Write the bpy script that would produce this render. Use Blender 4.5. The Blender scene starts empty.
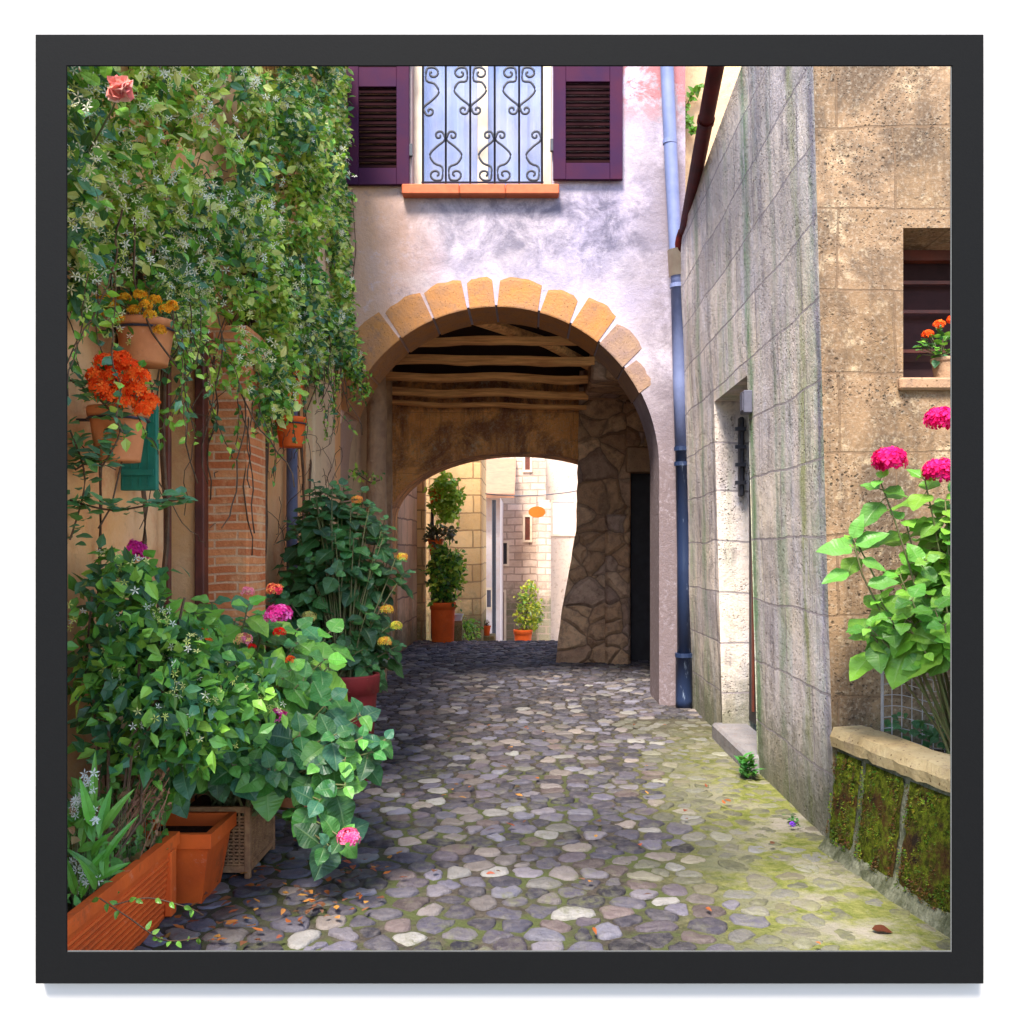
import bpy, math, random
from mathutils import Vector, Matrix, noise
R = math.radians
random.seed(7)
S = bpy.context.scene
col = S.collection

# ------------------------------------------------------------ camera, sky, sun, exposure
cd = bpy.data.cameras.new('camera'); cam = bpy.data.objects.new('camera', cd); col.objects.link(cam)
cam.location = (0, 0, 1.6); cam.rotation_euler = (R(90), 0, 0)
cd.sensor_width = 36; cd.lens = 36*1000/1024
cd.shift_x = (512-530)/1024; cd.shift_y = (550-512)/1024
cd.clip_start = .05; cd.clip_end = 900
S.camera = cam

sun_dir = Vector((.16, .54, -.80)).normalized()          # the way the light travels
elev = math.asin(-sun_dir.z)
W = bpy.data.worlds.new('World'); S.world = W; W.use_nodes = True
wn = W.node_tree; bg = wn.nodes['Background']
sky = wn.nodes.new('ShaderNodeTexSky'); sky.sky_type = 'NISHITA'; sky.sun_disc = False
sky.sun_elevation = elev
sky.sun_rotation = math.atan2(-sun_dir.x, -sun_dir.y)
wn.links.new(sky.outputs[0], bg.inputs[0]); bg.inputs[1].default_value = .15
sl = bpy.data.lights.new('sun', 'SUN'); sl.energy = 2.9; sl.angle = R(16); sl.color = (1, .93, .82)
so = bpy.data.objects.new('sun', sl); col.objects.link(so)
so.rotation_euler = sun_dir.to_track_quat('-Z', 'Y').to_euler()
S.view_settings.view_transform = 'Standard'; S.view_settings.look = 'None'
S.view_settings.gamma = 1; S.view_settings.use_curve_mapping = False
S.view_settings.exposure = 1.9
S.render.engine = 'CYCLES'
S.cycles.max_bounces = 10; S.cycles.diffuse_bounces = 6; S.cycles.transparent_max_bounces = 8

# ------------------------------------------------------------ materials
class N:
    def __init__(s, name, rough=.8, spec=.3):
        m = s.m = bpy.data.materials.new(name); m.use_nodes = True
        s.t = m.node_tree; s.b = s.t.nodes['Principled BSDF']
        s.b.inputs['Roughness'].default_value = rough
        s.b.inputs['Specular IOR Level'].default_value = spec
        s.tc = None
    def L(s, a, b): s.t.links.new(a, b)
    def put(s, sock, v):
        if isinstance(v, bpy.types.NodeSocket): s.L(v, sock)
        elif isinstance(v, (tuple, list)) and len(v) == 3 and len(sock.default_value) == 4: sock.default_value = (*v, 1)
        else: sock.default_value = v
    def obj(s):
        if not s.tc: s.tc = s.t.nodes.new('ShaderNodeTexCoord')
        return s.tc.outputs['Object']
    def xyz(s, axes):                      # e.g. 'yz' -> (y, z, 0)
        sp = s.t.nodes.new('ShaderNodeSeparateXYZ'); s.L(s.obj(), sp.inputs[0])
        cb = s.t.nodes.new('ShaderNodeCombineXYZ')
        for i, a in enumerate(axes): s.L(sp.outputs['xyz'.index(a)], cb.inputs[i])
        return cb.outputs[0]
    def sep(s, axis):
        sp = s.t.nodes.new('ShaderNodeSeparateXYZ'); s.L(s.obj(), sp.inputs[0]); return sp.outputs['xyz'.index(axis)]
    def scl(s, v, k):
        m = s.t.nodes.new('ShaderNodeMapping'); s.L(v, m.inputs[0]); m.inputs['Scale'].default_value = k; return m.outputs[0]
    def noise(s, scale, v=None, detail=5, rough=.6, dist=0):
        n = s.t.nodes.new('ShaderNodeTexNoise'); s.L(v or s.obj(), n.inputs['Vector'])
        n.inputs['Scale'].default_value = scale; n.inputs['Detail'].default_value = detail
        n.inputs['Roughness'].default_value = rough; n.inputs['Distortion'].default_value = dist
        return n.outputs['Fac']
    def voro(s, scale, v=None, feature='F1', out='Distance', rnd=1):
        n = s.t.nodes.new('ShaderNodeTexVoronoi'); n.feature = feature; s.L(v or s.obj(), n.inputs['Vector'])
        n.inputs['Scale'].default_value = scale; n.inputs['Randomness'].default_value = rnd
        return n.outputs[out]
    def ramp(s, f, a, b, lo=0., hi=1.):
        n = s.t.nodes.new('ShaderNodeMapRange'); n.inputs[1].default_value = a; n.inputs[2].default_value = b
        n.inputs[3].default_value = lo; n.inputs[4].default_value = hi; s.L(f, n.inputs[0]); return n.outputs[0]
    def math(s, op, a, b=0.):
        n = s.t.nodes.new('ShaderNodeMath'); n.operation = op; s.put(n.inputs[0], a); s.put(n.inputs[1], b); return n.outputs[0]
    def mix(s, f, a, b, mode='MIX'):
        n = s.t.nodes.new('ShaderNodeMix'); n.data_type = 'RGBA'; n.blend_type = mode
        s.put(n.inputs[0], f); s.put(n.inputs[6], a); s.put(n.inputs[7], b); return n.outputs[2]
    def brick(s, v, w, h, mortar, smooth=.15, bias=0., off=.5):
        n = s.t.nodes.new('ShaderNodeTexBrick'); s.L(v, n.inputs['Vector']); n.offset = off
        n.inputs['Scale'].default_value = 1; n.inputs['Brick Width'].default_value = w; n.inputs['Row Height'].default_value = h
        n.inputs['Mortar Size'].default_value = mortar; n.inputs['Mortar Smooth'].default_value = smooth
        n.inputs['Color1'].default_value = (0, 0, 0, 1); n.inputs['Color2'].default_value = (1, 1, 1, 1)
        n.inputs['Mortar'].default_value = (.5, .5, .5, 1); n.inputs['Bias'].default_value = bias
        return n.outputs['Fac'], n.outputs['Color']
    def attr(s, name='Col'):
        n = s.t.nodes.new('ShaderNodeAttribute'); n.attribute_name = name; return n.outputs['Color']
    def warp(s, v, scale, amt):
        n = s.t.nodes.new('ShaderNodeTexNoise'); s.L(s.obj(), n.inputs['Vector']); n.inputs['Scale'].default_value = scale
        sub = s.t.nodes.new('ShaderNodeVectorMath'); sub.operation = 'SUBTRACT'; s.L(n.outputs['Color'], sub.inputs[0]); sub.inputs[1].default_value = (.5, .5, .5)
        sc = s.t.nodes.new('ShaderNodeVectorMath'); sc.operation = 'SCALE'; s.L(sub.outputs[0], sc.inputs[0]); sc.inputs['Scale'].default_value = amt
        ad = s.t.nodes.new('ShaderNodeVectorMath'); ad.operation = 'ADD'; s.L(v, ad.inputs[0]); s.L(sc.outputs[0], ad.inputs[1]); return ad.outputs[0]
    def base(s, c): s.put(s.b.inputs['Base Color'], c)
    def bump(s, h, strength=.5, dist=.02):
        n = s.t.nodes.new('ShaderNodeBump'); s.L(h, n.inputs['Height']); n.inputs['Strength'].default_value = strength
        n.inputs['Distance'].default_value = dist; s.L(n.outputs[0], s.b.inputs['Normal'])
M = {}
def simple(name, c, c2=None, rough=.7, scale=12, spec=.3, bump=.3, bd=.005, metal=0):
    n = N(name, rough, spec); f = n.noise(scale, detail=6)
    n.base(n.mix(n.ramp(f, .35, .65), c, c2 or tuple(x*.7 for x in c)))
    n.b.inputs['Metallic'].default_value = metal
    if bump: n.bump(n.noise(scale*4, detail=4), bump, bd)
    M[name] = n.m; return n.m

def ashlar(name, axes, c1, c2, c3, mort, w=.9, h=.43, off=(0, 0), stain=None, streak=0, pits=.5, mw=.012, rowoff=.5, green=0, bumps=.6):
    n = N(name, .92, .15)
    v = n.xyz(axes)
    mp = n.t.nodes.new('ShaderNodeMapping'); n.L(v, mp.inputs[0]); mp.inputs['Location'].default_value = (off[0], off[1], 0)
    v2 = n.warp(n.warp(mp.outputs[0], 1.1, .09), 8, .018)
    bf, bc = n.brick(v2, w, h, mw, .25, off=rowoff)
    big = n.noise(1.3, detail=6, rough=.65, dist=.4); mid = n.noise(7, detail=8, rough=.7); fine = n.noise(45, detail=4, rough=.7)
    c = n.mix(n.ramp(big, .38, .62), c1, c2)
    c = n.mix(n.ramp(mid, .45, .7, 0, .8), c, c3)
    c = n.mix(.42, c, n.mix(bc, tuple(x*.55 for x in c1), tuple(min(1, x*1.3) for x in c2)))
    if streak:
        ax = [5, 5, 5]; ax['xyz'.index('z')] = .45
        st = n.noise(1, n.scl(n.obj(), tuple(ax)), detail=5, rough=.6)
        mk = n.ramp(n.noise(1.6, detail=6, rough=.7, dist=.6), .40, .58)
        c = n.mix(n.math('MULTIPLY', mk, n.ramp(st, .48, .66, 0, streak)), c, (.60, .58, .66))
        st2 = n.noise(1.3, n.scl(n.obj(), tuple(ax)), detail=5, rough=.65)
        mk2 = n.ramp(n.noise(1.9, detail=8, rough=.75, dist=1.), .44, .56)
        c = n.mix(n.math('MULTIPLY', mk2, n.ramp(st2, .46, .64, 0, streak*.9)), c, (.15, .125, .14))
        if green:
            ax2 = [2.6, 2.6, 2.6]; ax2[2] = .12
            st3 = n.noise(1.1, n.scl(n.obj(), tuple(ax2)), detail=3)
            c = n.mix(n.math('MULTIPLY', n.ramp(n.noise(2.3, detail=8, rough=.8), .36, .6), n.ramp(st3, .50, .62, 0, green*.7)), c, (.25, .36, .20))
    if green:        # run-off stains below leaks, by the doorway and near the corner, and greyer patches towards the top
        yy = n.math('ADD', n.sep('y'), n.math('MULTIPLY', n.noise(1.3, detail=4), .30)); br = n.ramp(n.noise(2.6, n.scl(n.obj(), (1, 3, .8)), detail=9, rough=.78), .36, .58)
        for (yc, wd, cl, k) in ((7.26, .13, (.13, .26, .12), .9), (5.98, .10, (.24, .27, .08), .8), (6.55, .08, (.16, .22, .14), .6), (9.3, .12, (.15, .24, .15), .6), (5.62, .07, (.16, .14, .24), .7), (8.75, .07, (.12, .10, .12), .6)):
            c = n.mix(n.math('MULTIPLY', n.math('MULTIPLY', n.ramp(n.math('ABSOLUTE', n.math('SUBTRACT', yy, yc)), wd, wd*.25), br), k), c, cl)
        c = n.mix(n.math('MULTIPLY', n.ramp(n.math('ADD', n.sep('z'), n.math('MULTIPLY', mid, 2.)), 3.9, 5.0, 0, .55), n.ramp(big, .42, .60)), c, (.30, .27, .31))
        c = n.mix(n.ramp(n.noise(3.7, detail=9, rough=.8), .56, .64, 0, .5), c, (.30, .25, .24))
    if stain:
        sn = n.noise(1.0, detail=7, rough=.72, dist=.8)
        c = n.mix(n.ramp(sn, .47, .60, 0, .85), c, stain)
        sv = n.noise(1.4, n.scl(n.obj(), (3.2, 3.2, .5)), detail=7, rough=.72)
        c = n.mix(n.ramp(sv, .50, .64, 0, .8), c, stain)
        c = n.mix(n.math('MULTIPLY', n.ramp(n.noise(5.5, detail=9, rough=.8), .56, .66), .7), c, (.50, .38, .24))
    # dirt and moss climbing from the ground
    z = n.sep('z'); zz = n.math('ADD', z, n.math('MULTIPLY', mid, -1.2))
    c = n.mix(n.ramp(zz, .15, -.45, 0, .75), c, (.075, .085, .03))
    pt = n.math('MINIMUM', n.voro(26, n.warp(n.obj(), 9, .06), out='Distance'), n.math('MULTIPLY', n.voro(60, n.warp(n.obj(), 14, .04), out='Distance'), .9)); pn = n.ramp(n.noise(3.1), .42, .6)
    pit = n.math('MULTIPLY', n.ramp(pt, .26, .12), pn)
    c = n.mix(n.math('MULTIPLY', pit, pits), c, (.045, .03, .02))
    c = n.mix(n.ramp(fine, .5, .8, 0, .35), c, (.7, .62, .5))
    c = n.mix(n.math('MULTIPLY', bf, .75), c, mort)
    n.base(c)
    hgt = n.math('ADD', n.math('MULTIPLY', bf, -.9), n.math('MULTIPLY', mid, .8))
    hgt = n.math('ADD', hgt, n.math('MULTIPLY', pit, -.7)); hgt = n.math('ADD', hgt, n.math('MULTIPLY', fine, .3))
    n.bump(hgt, bumps, .025)
    M[name] = n.m
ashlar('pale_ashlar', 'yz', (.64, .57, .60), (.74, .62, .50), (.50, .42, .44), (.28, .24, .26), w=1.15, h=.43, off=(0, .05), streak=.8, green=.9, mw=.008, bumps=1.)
ashlar('ochre_ashlar', 'xz', (.235, .145, .075), (.30, .19, .11), (.12, .08, .055), (.16, .10, .06), w=.62, h=.44, off=(.2, .08), stain=(.085, .058, .04), pits=.9, mw=.007)
ashlar('pier_stone', 'xz', (.46, .26, .15), (.54, .31, .17), (.17, .09, .08), (.12, .07, .05), w=.47, h=.35, stain=(.11, .06, .055), mw=.016, bumps=.9)
ashlar('far_ochre_blocks', 'xz', (.72, .44, .18), (.78, .52, .25), (.6, .38, .18), (.30, .18, .09), w=.55, h=.33, mw=.015, pits=.2)
ashlar('reveal_blocks', 'yz', (.74, .42, .26), (.80, .5, .3), (.56, .3, .2), (.22, .12, .09), w=.7, h=.42, mw=.015, pits=.2)
ashlar('far_rubble', 'xz', (.60, .42, .31), (.68, .52, .42), (.4, .27, .2), (.34, .24, .19), w=.42, h=.19, mw=.02, pits=.1)
ashlar('inner_render', 'xz', (.90, .43, .14), (.86, .36, .11), (.60, .24, .09), (.40, .17, .08), w=.8, h=.9, mw=.004, stain=(.18, .07, .04))

n = N('rubble_stone', .95, .1); v = n.warp(n.scl(n.obj(), (1, 1, 1.35)), 2.5, .25)
e_ = n.voro(2.3, v, feature='DISTANCE_TO_EDGE'); cl = n.voro(2.3, v, out='Color'); sp = n.t.nodes.new('ShaderNodeSeparateXYZ'); n.L(cl, sp.inputs[0])
mid = n.noise(8, detail=8, rough=.75); fine = n.noise(40, detail=5)
c = n.mix(sp.outputs[0], (.42, .23, .13), (.78, .48, .28)); c = n.mix(n.ramp(sp.outputs[1], .6, .9, 0, .7), c, (.36, .26, .24))
c = n.mix(n.ramp(mid, .45, .66, 0, .75), c, (.20, .11, .08)); c = n.mix(n.ramp(fine, .5, .75, 0, .4), c, (.6, .45, .3))
c = n.mix(n.ramp(e_, .035, .005, 0, .55), c, (.14, .09, .07)); n.base(c)
n.bump(n.math('ADD', n.ramp(e_, 0, .12), n.math('MULTIPLY', mid, .9)), 1., .06); M['rubble_stone'] = n.m
def plaster(name, c1, c2, c3, gx=None, k=1.):
    n = N(name, .95, .1)
    big = n.noise(.8*k, detail=7, rough=.7, dist=.6); mid = n.noise(3.2*k, detail=8, rough=.72, dist=.4); fine = n.noise(28, detail=6, rough=.7)
    c = n.mix(n.ramp(big, .40, .58), c1, c2)
    if gx:   # damp grey stains: a broad patch to the right of and below the window
        z = n.sep('z'); x = n.sep('x')
        band = n.math('MULTIPLY', n.ramp(n.math('ABSOLUTE', n.math('ADD', z, -4.95)), .85, .2), n.ramp(x, -2.2, .8, .55, 1.))
        f = n.math('MULTIPLY', band, n.ramp(mid, .36, .6))
        c = n.mix(n.math('MULTIPLY', f, .95), c, c3)
        c = n.mix(n.math('MULTIPLY', n.ramp(n.math('ADD', x, n.math('MULTIPLY', big, 1.2)), -.2, -1.0), .85), c, (.52, .30, .17))
        c = n.mix(n.ramp(n.noise(5.5, detail=9, rough=.8), .55, .7, 0, .5), c, (.52, .46, .52)); c = n.mix(n.ramp(n.noise(4.1, detail=9, rough=.82), .56, .66, 0, .5), c, (.17, .14, .18))     # older peach coat on the left
        c = n.mix(n.math('MULTIPLY', n.ramp(x, .9, 1.4), n.ramp(n.noise(2.2, detail=8, rough=.75), .36, .56)), c, (.22, .185, .215))
        c = n.mix(n.math('MULTIPLY', n.math('MULTIPLY', n.ramp(x, .9, 1.25), n.ramp(z, 3.6, 2.4)), n.ramp(fine, .25, .5)), c, (.19, .145, .15))
        r = n.math('MULTIPLY', n.math('MULTIPLY', n.ramp(x, .6, 1.0), n.ramp(z, 5.9, 6.3)), n.ramp(mid, .45, .52))
        c = n.mix(r, c, (.36, .15, .16))
    else:
        c = n.mix(n.ramp(mid, .52, .68, 0, .85), c, c3)
    c = n.mix(n.ramp(fine, .55, .75, 0, .3), c, tuple(x*.5 for x in c1))
    n.base(c)
    n.bump(n.math('ADD', mid, n.math('MULTIPLY', fine, .5)), .55, .03)
    M[name] = n.m
plaster('lavender_plaster', (.40, .35, .455), (.48, .415, .455), (.11, .10, .145), gx=True)
plaster('ochre_plaster', (.84, .40, .15), (.86, .48, .24), (.74, .27, .11))
plaster('cream_plaster', (.72, .52, .30), (.66, .43, .26), (.42, .26, .18))
plaster('far_white_plaster', (.66, .56, .52), (.62, .50, .46), (.62, .44, .36), k=2.)
plaster('far_pink_plaster', (.56, .44, .36), (.62, .48, .38), (.34, .22, .16), k=3.)

n = N('thin_brick', .9, .2); v = n.warp(n.xyz('xz'), 3, .03); bf, bc = n.brick(v, .27, .052, .007, .2)
c = n.mix(bc, (.56, .14, .045), (.76, .28, .10)); c = n.mix(n.ramp(n.noise(5, detail=6, rough=.7), .5, .68, 0, .8), c, (.80, .46, .22))
c = n.mix(n.math('MULTIPLY', bf, .75), c, (.70, .44, .26)); n.base(c)
n.bump(n.math('ADD', n.math('MULTIPLY', bf, -1.), n.noise(22, detail=5)), .8, .02); M['thin_brick'] = n.m
n = N('thin_brick_side', .9, .2); v = n.warp(n.xyz('yz'), 3, .03); bf, bc = n.brick(v, .27, .052, .007, .2)
c = n.mix(bc, (.52, .2, .09), (.7, .38, .18)); c = n.mix(n.ramp(n.noise(2.5, detail=6, rough=.7), .38, .5), c, (.74, .52, .32))
n.base(c); n.bump(n.noise(14, detail=6), .6, .02); M['thin_brick_side'] = n.m

def vous(name, c1, c2):
    n = N(name, .9, .2); m = n.noise(6, detail=7, rough=.7); f = n.noise(40, detail=4)
    c = n.mix(n.ramp(m, .35, .65), c1, c2); c = n.mix(n.ramp(n.voro(30), .2, .08), c, (.12, .07, .03)); c = n.mix(n.ramp(n.noise(9, detail=9, rough=.8), .54, .66, 0, .6), c, (.20, .13, .10)); n.base(c)
    n.bump(n.math('ADD', m, n.math('MULTIPLY', f, .5)), .7, .02); M[name] = n.m
vous('ochre_voussoir', (.46, .20, .06), (.36, .18, .09)); vous('tan_voussoir', (.34, .21, .13), (.26, .17, .15))
vous('cap_stone', (.52, .40, .22), (.42, .30, .15)); vous('grey_step', (.24, .22, .22), (.17, .16, .17)); vous('lintel_brown', (.40, .24, .14), (.26, .16, .10))

n = N('old_timber', .85, .25); v = n.scl(n.obj(), (1.2, 16, 16)); w = n.noise(1.5, v, detail=6, rough=.65)
n.base(n.mix(n.ramp(w, .38, .64), (.92, .48, .18), (.55, .24, .09))); n.bump(w, .7, .02); M['old_timber'] = n.m
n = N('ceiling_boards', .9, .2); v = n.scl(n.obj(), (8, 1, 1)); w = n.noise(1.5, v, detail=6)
n.base(n.mix(w, (.035, .015, .01), (.02, .009, .006))); M['ceiling_boards'] = n.m  # near-black colour paints in the shade between the beams
simple('post_wood', (.5, .3, .16), (.3, .17, .1), scale=5, bump=.8, bd=.03)
simple('purple_paint', (.050, .010, .030), (.032, .009, .036), .7, 3, .1, .15, .003)
simple('dark_louvre', (.016, .005, .006), (.009, .003, .004), .95, 5, .03)
simple('wrought_iron', (.035, .035, .05), (.02, .02, .03), .5, 20, .5)
simple('cream_paint', (.78, .64, .48), (.66, .5, .36), .5, 6, .4, .1)
simple('white_paint', (.74, .72, .74), (.66, .64, .68), .5, 6, .4, .1)
simple('curtain', (.78, .74, .80), (.52, .56, .78), .9, 2.2)  # bluish blotches paint the window's reflections into the cloth
simple('terracotta_sill', (.52, .13, .05), (.42, .10, .04), .7, 12)
simple('blue_grey_pipe', (.17, .20, .36), (.13, .16, .30), .5, 6, .3, .1)
n = N('navy_pipe', .38, .5); f = n.noise(2.2, n.scl(n.obj(), (6, 6, 1.4)), detail=8, rough=.7)
n.base(n.mix(n.ramp(f, .60, .66), (.016, .03, .08), (.22, .28, .40))); M['navy_pipe'] = n.m
simple('oxblood_gutter', (.10, .010, .008), (.05, .008, .007), .6, 6, .08, .1)
simple('green_shutter_paint', (.02, .19, .12), (.015, .13, .09), .5, 8)
simple('brown_paint', (.16, .035, .018), (.09, .025, .015), .5, 8, .4)
simple('very_dark', (.012, .008, .008), (.008, .006, .006), .8, 8)
simple('dark_door', (.03, .025, .03), (.02, .015, .018), .6, 8)
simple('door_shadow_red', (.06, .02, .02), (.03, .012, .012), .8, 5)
simple('steel_grey', (.11, .11, .15), (.08, .08, .11), .5, 10)
simple('soil', (.055, .03, .018), (.03, .018, .012), .95, 18, .1, .9, .02)
simple('roof_tile', (.42, .2, .12), (.3, .16, .1), .9, 5)
simple('awning_white', (.8, .78, .78), (.7, .7, .72), .8, 3)
simple('orange_enamel', (.50, .16, .02), (.42, .13, .015), .4, 4, .4, 0)
simple('bark', (.16, .09, .05), (.09, .055, .035), .9, 25, .2, .8, .006)
simple('green_stem', (.10, .14, .04), (.13, .10, .05), .7, 25)
simple('wicker', (.42, .22, .10), (.25, .12, .06), .8, 22, .3, .8, .006)
simple('galvanised_wire', (.42, .40, .42), (.34, .32, .33), .5, 25, .5)
simple('dry_stem', (.42, .22, .12), (.30, .14, .08), .9, 20)
def terracotta(name, c1, c2, rib=False):
    n = N(name, .75, .3); m = n.noise(5, detail=7, rough=.65); c = n.mix(n.ramp(m, .38, .62), c1, c2)
    c = n.mix(n.ramp(n.noise(11, detail=6, rough=.8), .60, .72, 0, .45), c, (.75, .42, .28)); c = n.mix(n.ramp(n.noise(3.3, detail=7, rough=.8), .57, .7, 0, .6), c, (.22, .07, .03)); n.base(c)
    n.bump(n.noise(30, detail=5), .3, .005); M[name] = n.m
terracotta('terracotta', (.80, .13, .016), (.66, .10, .014)); terracotta('pale_terracotta', (.66, .24, .09), (.55, .19, .07)); terracotta('red_glaze', (.22, .02, .02), (.15, .015, .015))

n = N('black_frame_lacquer', .7, .08); f = n.noise(140, detail=3)
n.base(n.mix(f, (.0025, .0025, .0026), (.0045, .0045, .0046))); n.bump(f, .25, .002); M['black_frame_lacquer'] = n.m
simple('frame_highlight_grey', (.10, .10, .095), (.08, .08, .075), .5, 10, .4, 0)  # colour of the painted highlight on the frame's inner edge
n = N('white_wall_paint', .9, .2); n.base((.38, .362, .345)); n.bump(n.noise(60), .05, .001); M['white_wall_paint'] = n.m
n = N('pale_paving', .9, .2); n.base(n.mix(n.noise(3, detail=6), (.22, .22, .22), (.26, .26, .26))); M['pale_paving'] = n.m

# ground between the stones: sandy, mossy on the right
n = N('mossy_sand', .95, .1); x = n.sep('x'); y = n.sep('y')
a = n.noise(2.2, detail=8, rough=.7); b = n.noise(14, detail=7, rough=.75); g = n.noise(60, detail=3)
right = n.ramp(n.math('ADD', n.math('SUBTRACT', x, n.math('MULTIPLY', a, 1.6)), n.math('MULTIPLY', y, -.02)), -.3, .35)
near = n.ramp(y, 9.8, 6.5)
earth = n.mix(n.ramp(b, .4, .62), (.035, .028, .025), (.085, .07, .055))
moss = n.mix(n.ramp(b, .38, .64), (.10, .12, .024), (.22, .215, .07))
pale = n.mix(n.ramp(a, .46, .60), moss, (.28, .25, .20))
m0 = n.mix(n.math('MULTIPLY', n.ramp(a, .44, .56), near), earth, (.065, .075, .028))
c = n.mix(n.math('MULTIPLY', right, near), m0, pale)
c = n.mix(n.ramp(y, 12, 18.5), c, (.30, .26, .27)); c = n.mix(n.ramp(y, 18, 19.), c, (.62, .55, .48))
n.base(c); n.bump(n.math('ADD', b, n.math('MULTIPLY', g, .4)), .9, .02); M['mossy_sand'] = n.m

n = N('river_cobble', .7, .3); a = n.attr(); f = n.noise(16, detail=8, rough=.7); f2 = n.noise(70, detail=4)
c = n.mix(n.ramp(f, .42, .66, 0, .5), a, n.mix(.3, a, (.36, .31, .28))); c = n.mix(n.ramp(f2, .55, .75, 0, .3), c, (.05, .04, .045))
x = n.sep('x'); y = n.sep('y'); q = n.noise(3.4, detail=8, rough=.75)
mm = n.math('MULTIPLY', n.ramp(n.math('SUBTRACT', x, n.math('MULTIPLY', q, 1.4)), .05, .9), n.ramp(y, 10, 6.5))
c = n.mix(n.math('MULTIPLY', mm, n.ramp(n.noise(9, detail=7, rough=.75), .42, .6, 0, .7)), c, (.20, .20, .07))
m2 = n.math('MULTIPLY', n.ramp(n.noise(1.7, detail=6, rough=.7), .5, .62), n.ramp(y, 11, 8))
c = n.mix(n.math('MULTIPLY', m2, n.ramp(f, .45, .6, 0, .7)), c, (.085, .09, .035))
n.base(c); n.bump(n.math('ADD', f, n.math('MULTIPLY', f2, .6)), .8, .014); M['river_cobble'] = n.m

n = N('moss_panel', .98, .05); a = n.noise(4.5, detail=8, rough=.75); b = n.noise(24, detail=7, rough=.8)
c = n.mix(n.ramp(b, .42, .62), (.035, .045, .008), (.20, .24, .02)); c = n.mix(n.ramp(a, .50, .60), c, (.10, .05, .02))
c = n.mix(n.ramp(n.noise(9, detail=8, rough=.8), .56, .64), c, (.03, .022, .016)); n.base(c); n.bump(n.math('ADD', a, b), 1., .05); M['moss_panel'] = n.m
n = N('pale_mortar', .95, .1); a = n.noise(7, detail=8, rough=.75)
n.base(n.mix(n.ramp(a, .4, .6), (.20, .20, .14), (.075, .08, .045))); n.bump(n.noise(22, detail=6), .9, .03); M['pale_mortar'] = n.m

def leafmat(name, veins=.35, rough=.42, tr=.3):
    n = N(name, rough, .45); a = n.attr()
    uv = n.t.nodes.new('ShaderNodeUVMap'); sp = n.t.nodes.new('ShaderNodeSeparateXYZ'); n.L(uv.outputs[0], sp.inputs[0])
    u = n.math('ABSOLUTE', n.math('SUBTRACT', sp.outputs[0], .5))
    vv = n.math('ADD', n.math('MULTIPLY', sp.outputs[1], 7.), n.math('MULTIPLY', u, -5.))
    w = n.math('ABSOLUTE', n.math('SUBTRACT', n.math('FRACT', vv), .5))
    vein = n.math('MAXIMUM', n.ramp(w, .44, .5), n.ramp(u, .05, .01))
    ns = n.noise(22, detail=4)
    c = n.mix(n.math('MULTIPLY', vein, veins), a, n.mix(.5, a, (.45, .6, .25))); c = n.mix(n.ramp(ns, .45, .75, 0, .35), c, n.mix(.5, a, (.02, .05, .01)))
    n.base(c); n.bump(n.math('MULTIPLY', vein, -1.), .35, .004)
    t = n.t.nodes.new('ShaderNodeBsdfTranslucent'); n.L(n.mix(.35, c, (.25, .5, .02)), t.inputs[0])
    mx = n.t.nodes.new('ShaderNodeMixShader'); mx.inputs[0].default_value = tr
    n.L(n.b.outputs[0], mx.inputs[1]); n.L(t.outputs[0], mx.inputs[2]); n.L(mx.outputs[0], n.t.nodes['Material Output'].inputs[0]); M[name] = n.m
leafmat('hydrangea_leaf'); leafmat('small_leaf', .15, .35, .28)
n = N('petal', .8, .1); a = n.attr(); n.base(a)
t = n.t.nodes.new('ShaderNodeBsdfTranslucent'); n.L(a, t.inputs[0]); mx = n.t.nodes.new('ShaderNodeMixShader'); mx.inputs[0].default_value = .35
n.L(n.b.outputs[0], mx.inputs[1]); n.L(t.outputs[0], mx.inputs[2]); n.L(mx.outputs[0], n.t.nodes['Material Output'].inputs[0]); M['petal'] = n.m
n = N('window_glass', .06, .6); n.base((.22, .30, .55)); n.b.inputs['Alpha'].default_value = .28; M['window_glass'] = n.m

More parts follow.
